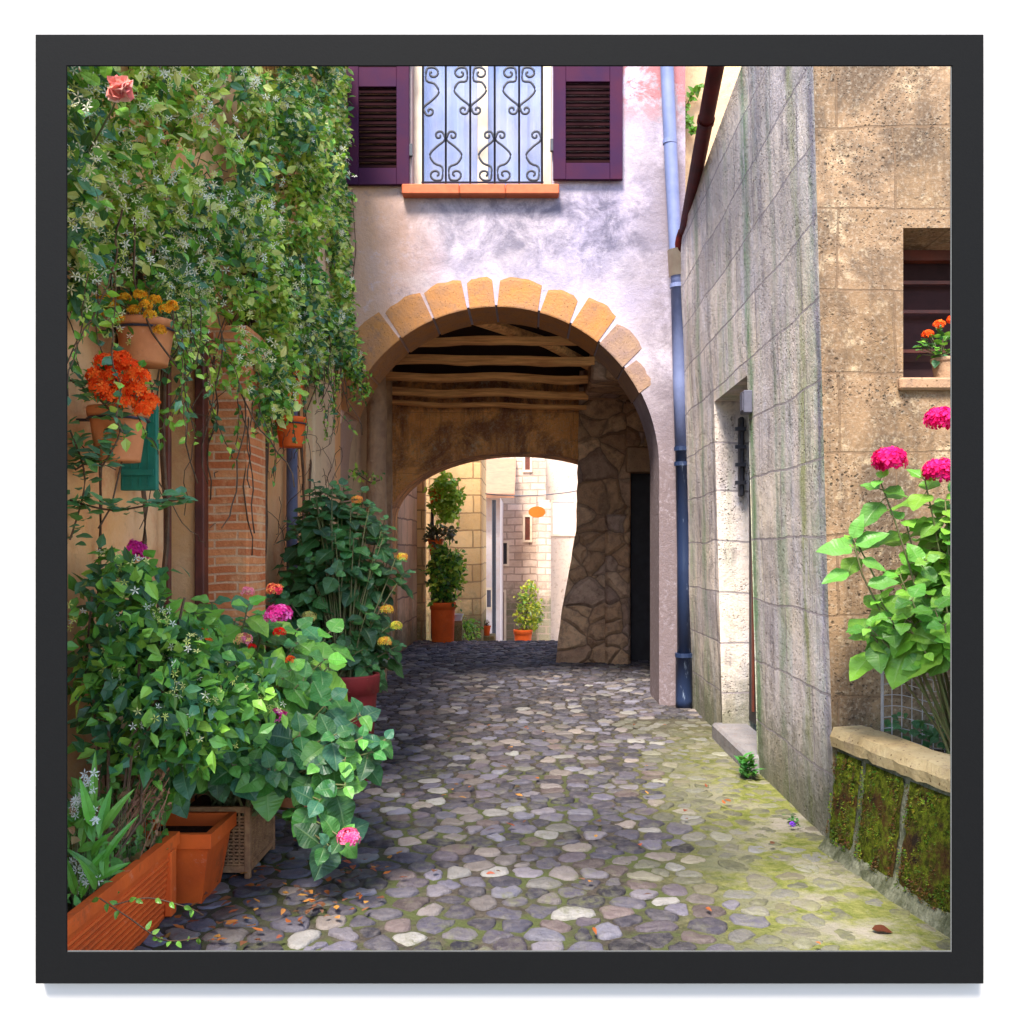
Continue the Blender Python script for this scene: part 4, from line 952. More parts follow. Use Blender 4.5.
# main pink hydrangea, lower left
tips = blob((-1.42, 5.1, 1.0), (.46, .46, .50), 50, .25)+blob((-1.12, 4.9, .78), (.36, .34, .40), 20, .2)+blob((-1.55, 4.75, .78), (.3, .25, .34), 22)
tips = [q for q in tips if q.z > .60]+blob((-1.60, 4.42, .74), (.20, .14, .20), 16, .1)
shrub('hydrangea', (-1.56, 5.1, .3), tips, .19, HG, 'large bushy green hydrangea with pink heads in the lattice planter, lower left', 'hydrangea',
      [(P(279, 615, 4.75), .062, PINK, 120), (P(133, 552, 4.9), .07, [(.62, .02, .25), (.7, .05, .3)], 120), (P(277, 716, 4.7), .045, PINK, 60),
       (P(244, 640, 4.75), .04, [(.85, .25, .35), (.85, .55, .2)], 50), (P(248, 592, 4.8), .03, [(.85, .3, .4), (.8, .2, .3)], 40), (P(275, 590, 4.9), .04, [(.8, .05, .1), (.85, .3, .1)], 60)], n=3)
# arching branch of a second hydrangea over the cobbles
tips = [P(385, 740, 4.6), P(360, 715, 4.6), P(330, 700, 4.65), P(372, 752, 4.55), P(345, 760, 4.5), P(318, 765, 4.5), P(300, 735, 4.6), P(335, 735, 4.5), P(345, 785, 4.45), P(320, 800, 4.45), P(362, 738, 4.5),
        P(328, 845, 4.4), P(342, 838, 4.4), P(232, 765, 4.45), P(250, 765, 4.5), P(215, 770, 4.5), P(270, 770, 4.5), P(286, 760, 4.55), P(260, 740, 4.6), P(275, 770, 4.5)]
shrub('hydrangea', (-1.35, 4.95, .3), tips, .175, [(.03, .125, .028), (.05, .18, .03), (.022, .085, .026), (.03, .11, .055), (.09, .25, .04)], 'low spreading hydrangea branch arching out over the cobbles from the lattice planter', 'hydrangea',
      [(P(349, 838, 4.33), .05, [(.75, .08, .25), (.85, .2, .35)], 80)])
# tall dark shrub by the arch
tips = blob((-1.42, 7.4, 1.55), (.42, .4, .62), 85, .4)+blob((-1.18, 7.1, .9), (.26, .3, .32), 26, .2)+blob((-1.62, 7.2, 1.1), (.3, .3, .6), 30, .2)+[P(395, 560, 7.3), P(405, 572, 7.3), P(385, 532, 7.3), P(370, 505, 7.3), P(392, 625, 7.2), P(398, 645, 7.2)]
shrub('hydrangea', (-1.3, 6.98, .66), tips, .20, DG, 'tall dark green hydrangea with small yellow orange heads left of the arch', 'hydrangea',
      [(P(387, 610, 7.0), .045, YEL, 60), (P(396, 626, 7.0), .04, [(.7, .7, .08), (.8, .6, .1)], 50), (P(385, 642, 7.0), .05, YEL, 70), (P(357, 500, 7.2), .04, [(.85, .3, .08), (.8, .5, .1)], 50),
       (P(402, 557, 7.2), .04, YEL, 50), (P(309, 617, 6.9), .05, [(.7, .7, .2), (.8, .65, .2)], 60)], n=3)
# small lantana and red flowers between the two
shrub('lantana', (-1.46, 6.35, .70), blob((-1.42, 6.3, .88), (.2, .16, .16), 24, .1), .07, [(.10, .2, .05), (.16, .26, .06)], 'small lantana with pale yellow flowers in the tall pale terracotta pot', 'flowering plant',
      [(P(292, 672, 6.2), .03, [(.75, .7, .3), (.7, .62, .25)], 30), (P(305, 665, 6.2), .03, [(.75, .7, .3), (.7, .62, .25)], 30), (P(300, 685, 6.2), .025, [(.75, .7, .3)], 30), (P(285, 660, 6.2), .025, [(.75, .6, .2)], 30)], n=2)
shrub('geranium', (-1.25, 5.6, .05), blob((-1.28, 5.6, .95), (.12, .1, .12), 8, .1), .08, HG, 'red and orange flowering geranium poking between the hydrangea leaves', 'geranium',
      [(P(279, 632, 4.7), .028, RED, 40), (P(252, 647, 4.65), .02, RED, 26), (P(207, 643, 4.6), .03, ORG, 30), (P(204, 628, 4.6), .02, ORG, 20), (P(148, 650, 4.5), .035, [(.85, .3, .12), (.8, .4, .15)], 40), (P(240, 703, 4.5), .02, RED, 20), (P(290, 660, 4.7), .025, ORG, 24)], n=2)

# jasmine: small-leaved
def sprig(fol, p, d, n, L, pal):
    for k in range(n):
        q = p+d*(k*L*.55); e_ = (rdir()+d*.6).normalized()
        leaf(fol, q, e_, rdir()+Vector((.6, -.4, .8)), L*rnd(.8, 1.2), L*rnd(.46, .62), jit(random.choice(pal), .35), rnd(.1, .4), rnd(0, .5), 0, 3)
def star(fl, p, d, r, c):
    d = d.normalized(); a = d.cross(Vector((.2, .3, 1))).normalized(); b = d.cross(a); vs = [p]; fs = []; ph = rnd(0, 6)
    for k in range(5):
        t = ph+k*2*math.pi/5; o = len(vs)
        vs += [p+(a*math.cos(t-.25)+b*math.sin(t-.25))*r*.6, p+(a*math.cos(t)+b*math.sin(t))*r+d*.002, p+(a*math.cos(t+.25)+b*math.sin(t+.25))*r*.6]; fs.append((0, o, o+1, o+2))
    fl.add(vs, fs, c)
VG = [(.10, .28, .03), (.18, .40, .04), (.30, .52, .05), (.03, .11, .03), (.50, .62, .08), (.08, .22, .12), (.62, .64, .18)]  # yellow tones paint sunlit highlights into the leaf colours
t = thing('climbing_jasmine', (-1.9, 7.1, 0), 'large climbing jasmine with creamy blossom covering the upper left wall', 'climbing plant')
fol = MB(); fl = MB(); st = MB()
def lowz(y):      # lower edge of the mass, by distance
    return (-.36 if 5.55 < y < 6.7 else 0)+2.62+.05*(y-4)+(.0 if y < 5.5 else .10*(y-5.5))+.28*noise.noise(Vector((y*1.7, 5, 0)))
cnt = 0
while cnt < 12500:
    y = 3.6+6.65*random.random()**1.05
    z = rnd(2.2, 6.75)
    dens = noise.noise(Vector((y*1.1, z*1.1, 3)))+.5*noise.noise(Vector((y*3, z*3, 1)))
    lo = lowz(y)
    if z < lo: continue
    if z > 4.0+(y-3.6)*.5+.5: continue
    if noise.noise(Vector((y*2.1+7, z*2.1, 11))) < -.22: continue
    if dens < -.30+(.15 if y > 8.3 else 0): continue
    bulge = .12+.42*max(0, noise.noise(Vector((y*.9, z*.9, 9)))+.5)*min(1, (z-lo)*1.2+.2)+.10*noise.noise(Vector((y*3.5, z*3.5, 2)))
    bulge = max(.03, min(bulge, (1.90-.187*y+(.16 if z < 4.1 else 0))*(.68+.95*noise.noise(Vector((z*1.7, 3, 8)))+.5*noise.noise(Vector((z*5.3, y*2, 8))))))
    if 5.55 < y < 6.6 and z < 3.25: bulge = .32+.10*random.random()
    x = LX+.02+bulge*random.random()**.45
    p = Vector((x, y, z)); cnt += 1
    d = Vector((rnd(-.1, .9), rnd(-.9, .4), rnd(-1.1, .25))).normalized()
    hue = noise.noise(Vector((y*1.3+4, z*1.3, 7)))
    pal = VG[1:3]+VG[4:5]+VG[4:5]+VG[6:7]+VG[:1] if hue > 0.05 else [VG[0], VG[1], VG[3], VG[5], VG[6]]
    sprig(fol, p, d, random.choice((2, 3, 4)), rnd(.048, .078), pal)
    if random.random() < (.42 if y < 5.6 else .16):
        for q in range(random.choice((2, 3, 5))): star(fl, p+d*.05+rdir()*.035+Vector((.03, -.02, 0)), rdir()+Vector((.5, -1, .3)), rnd(.016, .027), random.choice([(.85, .78, .45), (.85, .8, .6), (.7, .7, .2), (.6, .68, .15), (.88, .85, .72)]))
fol.build('foliage', 'small_leaf', t); 
for i in range(34):       # hanging runners
    y = rnd(3.9, 9.9); z0 = lowz(y)+rnd(0, .5); p = Vector((LX+rnd(.05, .28), y, z0)); pts = [p.copy()]; d = Vector((rnd(-.1, .1), rnd(-.25, .25), -1)); ln = rnd(.3, 1.1)
    for k in range(9):
        d = (d+rdir()*.35+Vector((0, 0, -.15))).normalized(); p = p+d*ln/9; p.x = max(p.x, LX+.02); pts.append(p.copy())
    st.tube(pts, .0045, 4)
fol2 = MB()
for i in range(60):
    y = 3.8+rnd(0, 1)**1.2*6.2; z0 = lowz(y)+.1; p = Vector((LX+rnd(.06, .36), y, z0)); d = Vector((rnd(-.1, .1), rnd(-.2, .2), -1)); ln = rnd(.15, .75)
    k = 0; pts = [p.copy()]
    while k < ln:
        d = (d+rdir()*.3+Vector((0, 0, -.1))).normalized(); p = p+d*.05; k += .05; p.x = max(p.x, LX+.03); pts.append(p.copy()); sprig(fol2, p, d, 2, rnd(.035, .055), VG[:6])
    st.tube(pts, .003, 4)
fol2.build('trailing_foliage', 'small_leaf', t)
for (y, xx, r, top_) in ((6.55, .07, .035, 3.6), (6.62, .12, .02, 3.8), (7.1, .06, .022, 4.2), (4.9, .04, .012, 3.2), (5.2, .05, .010, 3.2), (9.3, .07, .02, 4.4), (6.5, .1, .015, 3.5), (8.3, .05, .012, 3.9), (8.6, .06, .01, 3.9), (4.5, .04, .008, 3.0), (5.22, .03, .008, 3.2)):
    pts = []; z = 0
    while z < top_:
        pts.append((LX+xx+.03*noise.noise(Vector((y, z*2, 1))), y+.16*noise.noise(Vector((y*3, z*1.2, 5))), z)); z += .15
    st.tube(pts, r, 5)
for i in range(260):       # a net of thin bare twigs on the plaster
    y = rnd(4.2, 9.8) if i > 25 else rnd(7, 9.8); p = Vector((LX+rnd(.02, .10), y, rnd(1.6, 3.3) if i < 70 else rnd(2.6, 3.4+(y-3.6)*.5))); d = Vector((0, rnd(-1, 1), rnd(-.3, 1))).normalized(); pts = [p.copy()]
    for k in range(10): d = (d+rdir()*.45).normalized(); p = p+d*.07; p.x = min(max(p.x, LX+.015), LX+.2); pts.append(p.copy())
    st.tube(pts, .0028, 3)
st.build('stem', 'bark', t, smooth=True); fl.build('blossom', 'petal', t)
# spill-over on the arch wall
t = thing('climber_spray', (-1.85, 10.2, 3.0), 'thin green climber sprays trailing over the arch wall beside the left shutter', 'climbing plant')
fol = MB(); st = MB()
for (a, b, n_) in ((P(330, 70, 10.12), P(340, 190, 10.1), 60), (P(335, 200, 10.1), P(345, 330, 10.1), 80), (P(345, 310, 10.0), P(362, 395, 9.9), 260), (P(316, 90, 9.9), P(326, 380, 9.8), 110), (P(350, 470, 9.9), P(380, 480, 9.9), 20)):
    for i in range(n_):
        u = random.random(); p = a.lerp(b, u)+Vector((rnd(-.12, .08), rnd(-.12, .1), rnd(-.1, .1))); p.y = min(p.y, 10.26); sprig(fol, p, rdir(), 2, rnd(.045, .07), VG[:5])
    st.tube([a, a.lerp(b, .3)+rdir()*.06, a.lerp(b, .7)+rdir()*.06, b], .007, 5)
st.tube([P(352, 190, 10.15), P(356, 250, 10.2), P(350, 300, 10.2)], .005, 4)
fol.build('foliage', 'small_leaf', t); st.build('stem', 'bark', t)
# pink rose near the top-left corner
t = thing('climbing_rose', (-1.5, 3.75, 2.8), 'single pale pink rose with broad light leaves in the top left corner', 'rose'); c = P(120, 90, 3.72)
mb = MB()
for i in range(46):
    d = rdir(); d.y = -abs(d.y); r = .042*rnd(.5, 1); leaf(mb, c+d*r*.3, d, rdir(), r*1.1, r*1.3, jit(random.choice([(.85, .36, .3), (.88, .55, .45), (.85, .28, .25)]), .1), .5, -.6, 0, 4)
mb.build('flower_head', 'petal', t)
mb = MB(); st = MB()
for (px, py, dx, dz) in ((100, 85, -.8, .5), (98, 100, -.6, -.9), (120, 108, .3, -.4), (105, 78, .3, 1), (78, 120, -.4, .6), (90, 75, -.2, .8)):
    leaf(mb, P(px, py, 3.8), Vector((dx, -.3, dz)), Vector((.1, -1, .3)), .085, .045, jit((.17, .38, .03)), .2, .2, .05, 7)
st.tube([c, P(112, 110, 3.8), P(90, 150, 3.9), (LX+.02, 3.95, 2.4)], .004, 5)
mb.build('foliage', 'hydrangea_leaf', t); st.build('stem', 'green_stem', t)

# lower jasmine bush along the frame's left edge
t = thing('jasmine_bush', (-1.7, 4.1, .3), 'small leaved jasmine bush with white blossom at the left edge, above the trough', 'shrub'); fol = MB(); fl = MB(); st = MB()
for (c, rad, n_) in (((-1.70, 4.2, 1.30), (.18, .3, .32), 330), ((-1.55, 4.2, 1.0), (.34, .3, .36), 620), ((-1.35, 4.4, .98), (.25, .2, .2), 140)):
    for p in blob(c, rad, n_, .3):
        if noise.noise(p*4) < -.25: continue
        sprig(fol, p, (rdir()+Vector((.3, -.3, -.4))).normalized(), random.choice((2, 3)), rnd(.06, .09), [(.09, .26, .035), (.13, .34, .045), (.05, .17, .08), (.24, .46, .06), (.03, .11, .03)])
        if random.random() < .10:
            for q in range(4): star(fl, p+rdir()*.035+Vector((.02, -.04, 0)), rdir()+Vector((.3, -1, .2)), rnd(.015, .022), random.choice([(.85, .83, .7), (.8, .78, .3), (.7, .75, .2)]))
for i in range(14):
    a = Vector((-1.72+rnd(-.05, .05), 4.0+rnd(-.2, .3), .3)); b = Vector((-1.7+rnd(-.15, .3), 4.2+rnd(-.2, .2), rnd(.9, 1.5))); st.tube([a, a.lerp(b, .35)+rdir()*.06, a.lerp(b, .7)+rdir()*.06, b], .006, 5)
fol.build('foliage', 'small_leaf', t); st.build('stem', 'bark', t); fl.build('blossom', 'petal', t)
# sprays reaching right at mid-height
t = thing('climber_spray', (-1.75, 4.4, 1.6), 'leafy green spray reaching across the ochre wall under the geranium', 'climbing plant'); fol = MB(); st = MB()
for path in ([P(70, 380, 4.1), P(100, 400, 4.1), P(120, 430, 4.1), P(100, 470, 4.1)], [P(70, 500, 4.2), P(110, 510, 4.2), P(150, 505, 4.2), P(185, 498, 4.2)], [P(75, 470, 4.2), P(95, 455, 4.2), P(115, 420, 4.2)], [P(70, 430, 4.2), P(85, 480, 4.2), P(70, 540, 4.2)]):
    st.tube(cat([tuple(p) for p in path], 5), .004, 4)
    for q in cat([tuple(p) for p in path], 9):
        for k in range(2):
            d = rdir(); d.z = abs(d.z)*.4; leaf(fol, Vector(q)+rdir()*.03, d+Vector((.2, -.4, 0)), Vector((.1, -.6, 1)), rnd(.05, .085), rnd(.028, .045), jit(random.choice([(.10, .28, .10), (.14, .33, .10), (.10, .25, .14)])), .2, .3, 0, 4)
fol.build('foliage', 'hydrangea_leaf', t); st.build('stem', 'bark', t)

# potted flowers on the wall
def potted(name, c, rad, nleaf, nhead, cols, label, cat, pal=HG, L=.05, hr=.03):
    t = thing(name, tuple(c), label, cat); fol = MB(); st = MB(); c = Vector(c)
    for p in blob(c+Vector((0, 0, rad[2]*.4)), rad, nleaf, .2):
        d = (p-c).normalized()+rdir()*.4; leaf(fol, p, d, Vector((0, -.3, 1)), L*rnd(.7, 1.2), L*rnd(.7, .95), jit(random.choice(pal)), .2, .5, .08, 6)
        if random.random() < .35: st.tube([c-Vector((0, 0, .02)), p], .002, 4)
    fol.build('foliage', 'hydrangea_leaf', t); st.build('stem', 'green_stem', t)
    for p in nhead: head(p, hr, cols, 46, fl=hr*.36).build('flower_head', 'petal', t)
    return t
g = [P(px, py, 4.08+rnd(-.06, .05)) for px, py in ((105, 362), (120, 358), (95, 376), (112, 378), (130, 368), (140, 376), (122, 390), (138, 392), (150, 402), (108, 396), (128, 404), (145, 410), (98, 388), (134, 380), (116, 368))]
potted('geranium', (-1.77, 4.30, 2.23), (.15, .13, .14), 60, g, ORG, 'bright orange red geranium in a wall pot on the ochre wall', 'geranium', hr=.042)
g = [P(px, py, 4.4+rnd(-.08, .05)) for px, py in ((100, 312), (112, 305), (125, 298), (140, 295), (155, 300), (165, 310), (172, 306), (150, 315), (134, 310), (118, 318), (92, 322), (160, 330), (104, 300), (146, 305))]
potted('marigold', (-1.75, 4.55, 2.66), (.2, .13, .11), 80, g, [(.85, .38, .02), (.85, .5, .04), (.75, .3, .02)], 'yellow orange flowering plant in the upper wall pot under the jasmine', 'flowering plant', hr=.027)
potted('geranium', (2.29, 5.58, 2.70), (.12, .09, .09), 60, [(2.25, 5.50, 2.84), (2.33, 5.51, 2.87), (2.20, 5.52, 2.79)], ORG, 'small orange geranium in the dark window of the right hand wall', 'geranium', hr=.03)
potted('ivy', (-1.80, 7.35, 2.92), (.16, .14, .12), 60, [], ORG, 'small green trailing plant in the upper hanging pot', 'potted plant', pal=VG[:5], L=.06)

# trough planting
t = thing('trough_lily', (-1.75, 3.75, .32), 'bright strap leaved plant with white starry blossom in the trough, bottom left', 'flowering plant'); fol = MB(); fl = MB()
for i in range(26):
    p = P(rnd(67, 105), rnd(800, 900), 3.55); d = Vector((rnd(-.4, .7), rnd(-.5, .2), rnd(.3, 1.))); leaf(fol, p, d, Vector((.2, -.6, .6)), rnd(.10, .2), rnd(.022, .034), jit((.12, .34, .04)), .3, .8, 0, 6)
for (px, py) in ((90, 776), (82, 800), (78, 810), (95, 815), (75, 865), (85, 872), (92, 880), (78, 885), (88, 790)):
    for q in range(9): star(fl, P(px, py, 3.55)+rdir()*.022, Vector((rnd(-.4, .4), -1, rnd(-.2, .6))), rnd(.012, .02), (.85, .85, .8))
fol.build('foliage', 'small_leaf', t); fl.build('blossom', 'petal', t)
t = thing('dried_plant', (-1.68, 4.1, .3), 'dried brown seed heads standing in the long trough', 'dried plant'); st = MB(); fol = MB()
for i in range(16):
    a = Vector((-1.68+rnd(-.08, .08), 4.0+rnd(-.15, .2), .29)); b = P(rnd(135, 175), rnd(750, 800), 4.1); st.tube([a, a.lerp(b, .5)+rdir()*.02, b], .0022, 4)
    for k in range(9): leaf(fol, a.lerp(b, rnd(.6, 1))+rdir()*.012, rdir()+Vector((0, 0, .5)), rdir(), rnd(.02, .035), .012, jit((.42, .22, .13)), .2, .2, 0, 3)
st.build('stem', 'dry_stem', t); fol.build('seed_head', 'petal', t)
t = thing('trailing_sprig', (-1.55, 3.9, .34), 'thin trailing sprig hanging over the ribbed side of the trough', 'trailing plant'); st = MB(); fol = MB()
for path in ([P(85, 898, 3.5), P(115, 918, 3.52), P(150, 940, 3.6), P(185, 938, 3.75)], [P(100, 905, 3.5), P(135, 898, 3.6), P(175, 908, 3.7), P(190, 915, 3.8)]):
    c_ = cat([tuple(p+Vector((.05, 0, 0))) for p in path], 6); st.tube(c_, .0025, 4)
    for q in c_:
        if random.random() < .55: leaf(fol, Vector(q), rdir()+Vector((0, -.3, -.4)), Vector((0, -1, .4)), rnd(.03, .045), .016, jit((.16, .36, .05)), .2, .3, 0, 4)
st.build('stem', 'bark', t); fol.build('foliage', 'small_leaf', t)
t = thing('trough_filler', (-1.7, 4.3, .3), 'mixed low seedlings growing in the soil of the long trough', 'plant'); fol = MB(); st = MB()
for i in range(420):
    p = Vector((rnd(-1.86, -1.58), rnd(3.5, 4.38), .30+.34*random.random()**1.6)); st.tube([Vector((p.x, p.y, .28)), p], .0015, 3); sprig(fol, p, Vector((0, 0, 1)), 2, rnd(.035, .06), [(.08, .22, .04), (.3, .16, .08), (.14, .32, .05), (.10, .27, .05)])
fol.build('foliage', 'small_leaf', t); st.build('stem', 'green_stem', t)

# right-hand hydrangea
tips = [P(815, 555, 4.9), P(850, 525, 4.9), P(865, 590, 4.85), P(845, 577, 4.9)]
tips = [P(853, 535, 4.9), P(868, 628, 4.85), P(880, 600, 4.85), P(905, 610, 4.8), P(925, 590, 4.8), P(890, 618, 4.75), P(940, 560, 4.85), P(915, 560, 4.9), P(935, 520, 4.9), P(905, 520, 4.9), P(925, 480, 4.85), P(945, 500, 4.8), P(880, 480, 4.8),
        P(900, 575, 4.9), P(870, 628, 4.8), P(905, 622, 4.7), P(935, 610, 4.65), P(945, 625, 4.6), P(945, 600, 4.7), P(950, 640, 4.6), P(955, 540, 4.8), P(912, 600, 4.7)]
def arm(fol, st):
    b = P(880, 610, 4.85); e_ = P(853, 540, 4.85); st.tube([b, b.lerp(e_, .5)+Vector((-.02, 0, 0)), e_], .005, 5)
    for (px, py, dx, dz, L_) in ((852, 548, -1, .02, .19), (848, 572, -1, -.3, .15), (856, 545, .9, .45, .17), (853, 538, .3, 1, .13), (868, 585, .9, .2, .15), (862, 560, .8, -.3, .13)):
        leaf(fol, P(px, py, 4.83), Vector((dx, -.25, dz)), Vector((-.1, -.7, .7)), L_, L_*.5, jit((.16, .42, .07), .1), .15, .3, .03, 11)
tips += blob((2.17, 4.85, 1.65), (.22, .22, .42), 26, .2)
shrub('hydrangea', (2.1, 4.85, .55), tips, .19, LG, 'tall fresh green hydrangea with hot pink heads in the raised bed on the right', 'hydrangea', face=-1, flowers=
      [(P(890, 460, 4.75), .078, HOT, 150), (P(942, 420, 4.75), .076, HOT, 150), (P(940, 472, 4.8), .078, HOT, 150)], n=3, extra=arm)
t = thing('ivy', (2.0, 4.9, .6), 'low ivy creeping behind the wire mesh of the raised bed', 'ivy'); fol = MB()
for i in range(150):
    s = random.random(); leaf(fol, Vector((1.9+s*.55, 5.24-s*.72+rnd(0, .1), .60+rnd(0, .13))), rdir()+Vector((-.2, -.6, .1)), Vector((0, -.5, 1)), rnd(.035, .06), rnd(.035, .05), jit((.05, .16, .06)), .1, .3, 0, 4)
fol.build('foliage', 'hydrangea_leaf', t)
t = thing('weed', (1.55, 7.0, 0), 'small green weed sprouting at the foot of the right hand wall', 'weed'); fol = MB()
for i in range(60):
    a = rnd(0, 6.28); leaf(fol, Vector((1.54+rnd(-.06, .03), 7.0+rnd(-.06, .06), rnd(0, .14))), Vector((math.cos(a), math.sin(a), rnd(.2, 1.4))), Vector((0, 0, 1)), rnd(.06, .11), rnd(.028, .042), jit((.06, .25, .05)), .2, .5, .04, 5)
fol.build('foliage', 'hydrangea_leaf', t)
t = thing('weed', (1.5, 5.9, 0), 'tiny purple flowered weed at the wall foot left of the mossy bed', 'weed'); fol = MB()
for i in range(24):
    a = rnd(0, 6.28); leaf(fol, Vector((1.55+rnd(-.03, .02), 5.85+rnd(-.15, .15), rnd(0, .03))), Vector((math.cos(a), math.sin(a), rnd(.2, 1.))), Vector((0, 0, 1)), .035, .016, jit((.05, .16, .04)), .2, .5, 0, 4)
fol.build('foliage', 'small_leaf', t); head((1.5, 5.72, .03), .014, [(.25, .08, .6)], 12, .012).build('flower_head', 'petal', t)
t = thing('creeper', (1.7, 11.1, 6), 'sparse green creeper on the cream house beside the gutter', 'climbing plant'); fol = MB(); st = MB()
pts = [P(700, 85, 11.1), P(690, 98, 11.1), P(684, 112, 11.1), P(690, 125, 11.1), P(694, 133, 11.1)]; st.tube(pts, .008, 5)
for p in cat([tuple(q) for q in pts], 5):
    for k in range(2): leaf(fol, Vector(p), rdir()+Vector((0, -.5, -.3)), Vector((0, -1, .2)), rnd(.07, .11), .05, jit((.14, .34, .04)), .1, .3, 0, 4)
fol.build('foliage', 'small_leaf', t); st.build('stem', 'green_stem', t)

# fallen leaves and petals
mb = MB()
for i in range(190):
    u = random.random()
    if i < 130: x, y = rnd(-1.5, -.7), rnd(4.0, 5.1)
    else: x, y = rnd(-1.4, 1.3), rnd(4.0, 9)
    a = rnd(0, 6.28); c = random.choice([(.36, .11, .03), (.45, .20, .05), (.2, .08, .04), (.14, .07, .04), (.3, .08, .04), (.16, .08, .05)])
    leaf(mb, Vector((x, y, .03+rnd(0, .006))), Vector((math.cos(a), math.sin(a), rnd(-.1, .2))), Vector((rnd(-.3, .3), rnd(-.3, .3), 1)), rnd(.025, .06), rnd(.014, .03), jit(c), .3, rnd(-.4, .4), 0, 4)
tag(mb.build('leaf_litter', 'petal'), 'scattered orange and brown fallen leaves on the cobbles', 'leaf litter', kind='stuff')
t = thing('fallen_leaf', (1.55, 4.25, .03), 'single curled red brown leaf on the mossy paving at lower right', 'leaf'); mb = MB()
leaf(mb, P(872, 932, 4.2)+Vector((0, 0, .012)), Vector((1, -.3, .0)), Vector((0, -.3, 1)), .085, .04, (.10, .03, .015), .5, .15, 0, 7); mb.build('blade', 'petal', t)

# ------------------------------------------------------------ beyond the passage
e1 = thing('ochre_block_wall', (-1.5, 19.3, 0), 'sunlit ochre block wall behind the potted plants beyond the arch', 'wall')
mb = MB(); mb.box(-2.6, -.94, 19.3, 21.5, -.6, 5.6, bev=.02); mb.build('wall', 'far_ochre_blocks', e1)
mb = MB(); mb.box(-2.7, -.9, 19.25, 21.6, 5.61, 5.75); mb.build('coping', 'cap_stone', e1)
e2 = thing('side_wall', (-2.0, 16.5, 0), 'pinkish stone block wall seen through the left of the rear arch', 'wall')
mb = MB(); mb.box(-2.6, -2.02, 15.31, 17.9, -.1, 5.2, bev=.02); mb.build('wall', 'reveal_blocks', e2)
mb = MB(); mb.box(-2.1, -1.88, 17.9, 18.15, -.1, 5.2, bev=.02); mb.build('end_post', 'far_ochre_blocks', e2)
e3 = thing('side_wall', (2.2, 16.5, 0), 'stone wall hidden right of the rear arch beyond the pier', 'wall')
mb = MB(); mb.box(1.9, 2.6, 15.6, 21, -.8, 4.6, bev=.02); mb.build('wall', 'reveal_blocks', e3)
ring_pot('large_pot', (-1.52, 17.45, -.01), .225, .70, 'terracotta', 'large orange terracotta pot beyond the arch, below the climbing plant', taper=.85)
def bush(name, c, rad, n_, pal, L, label, cat, base=None):
    t = thing(name, tuple(c), label, cat); fol = MB(); st = MB(); c = Vector(c)
    for p in blob(c, rad, n_, .1):
        if noise.noise(p*3.2) < -.22: continue
        sprig(fol, p, rdir(), 3, L*rnd(.8, 1.2), pal)
    b = Vector(base) if base else c-Vector((0, 0, rad[2]))
    for q in blob(c, (rad[0]*.7, rad[1]*.7, rad[2]*.7), 8, .1): st.tube([b, b.lerp(q, .5)+rdir()*.04, q], .008, 4)
    fol.build('foliage', 'small_leaf', t); st.build('stem', 'bark', t); return t
bush('potted_shrub', (-1.48, 17.45, 1.2), (.28, .25, .60), 620, VG[:5], .11, 'green leafy shrub growing from the large orange pot beyond the arch', 'potted plant', base=(-1.52, 17.45, .66))
ring_pot('wall_pot', (-1.68, 17.8, 1.52), .14, .28, 'terracotta', 'orange pot on the wall above the green shrub beyond the arch')
bush('succulent', (-1.6, 17.7, 1.88), (.28, .12, .12), 60, [(.06, .05, .05), (.1, .08, .07)], .1, 'dark spiky plant in the middle wall pot beyond the arch', 'potted plant', base=(-1.68, 17.8, 1.78))
ring_pot('wall_pot', (-1.66, 17.8, 2.38), .15, .3, 'terracotta', 'topmost orange pot on the wall beyond the arch')
bush('fern', (-1.50, 17.6, 2.5), (.27, .2, .40), 420, [(.35, .6, .06), (.28, .5, .05), (.45, .65, .1)], .11, 'bright green fern spilling from the topmost pot beyond the arch', 'fern', base=(-1.66, 17.8, 2.64))
t = thing('pot_stand', (-1.72, 17.9, 0), 'thin dark iron pole carrying the two pots beyond the arch', 'plant stand')
mb = MB(); mb.tube([(-1.75, 17.93, 0), (-1.75, 17.93, 2.7)], .03, 8); mb.build('pole', 'wrought_iron', t)
for z in (1.50, 2.36): mb = MB(); mb.tube([(-1.75, 17.93, z), (-1.6, 17.7, z)], .02, 6); mb.build('arm', 'wrought_iron', t)
t = ring_pot('white_bowl', (-1.28, 17.7, .35), .10, .12, 'white_paint', 'small white bowl on a ledge right of the large orange pot', 'bowl')
mb = MB(); mb.box(-1.36, -1.2, 17.62, 17.78, -.02, .345); mb.v = mb.v; mb.build('pedestal', 'far_ochre_blocks', t)
bush('low_shrub', (-1.15, 18.6, .1), (.2, .3, .32), 90, VG[:5], .08, 'low green shrub at the foot of the sunlit ochre wall', 'shrub')
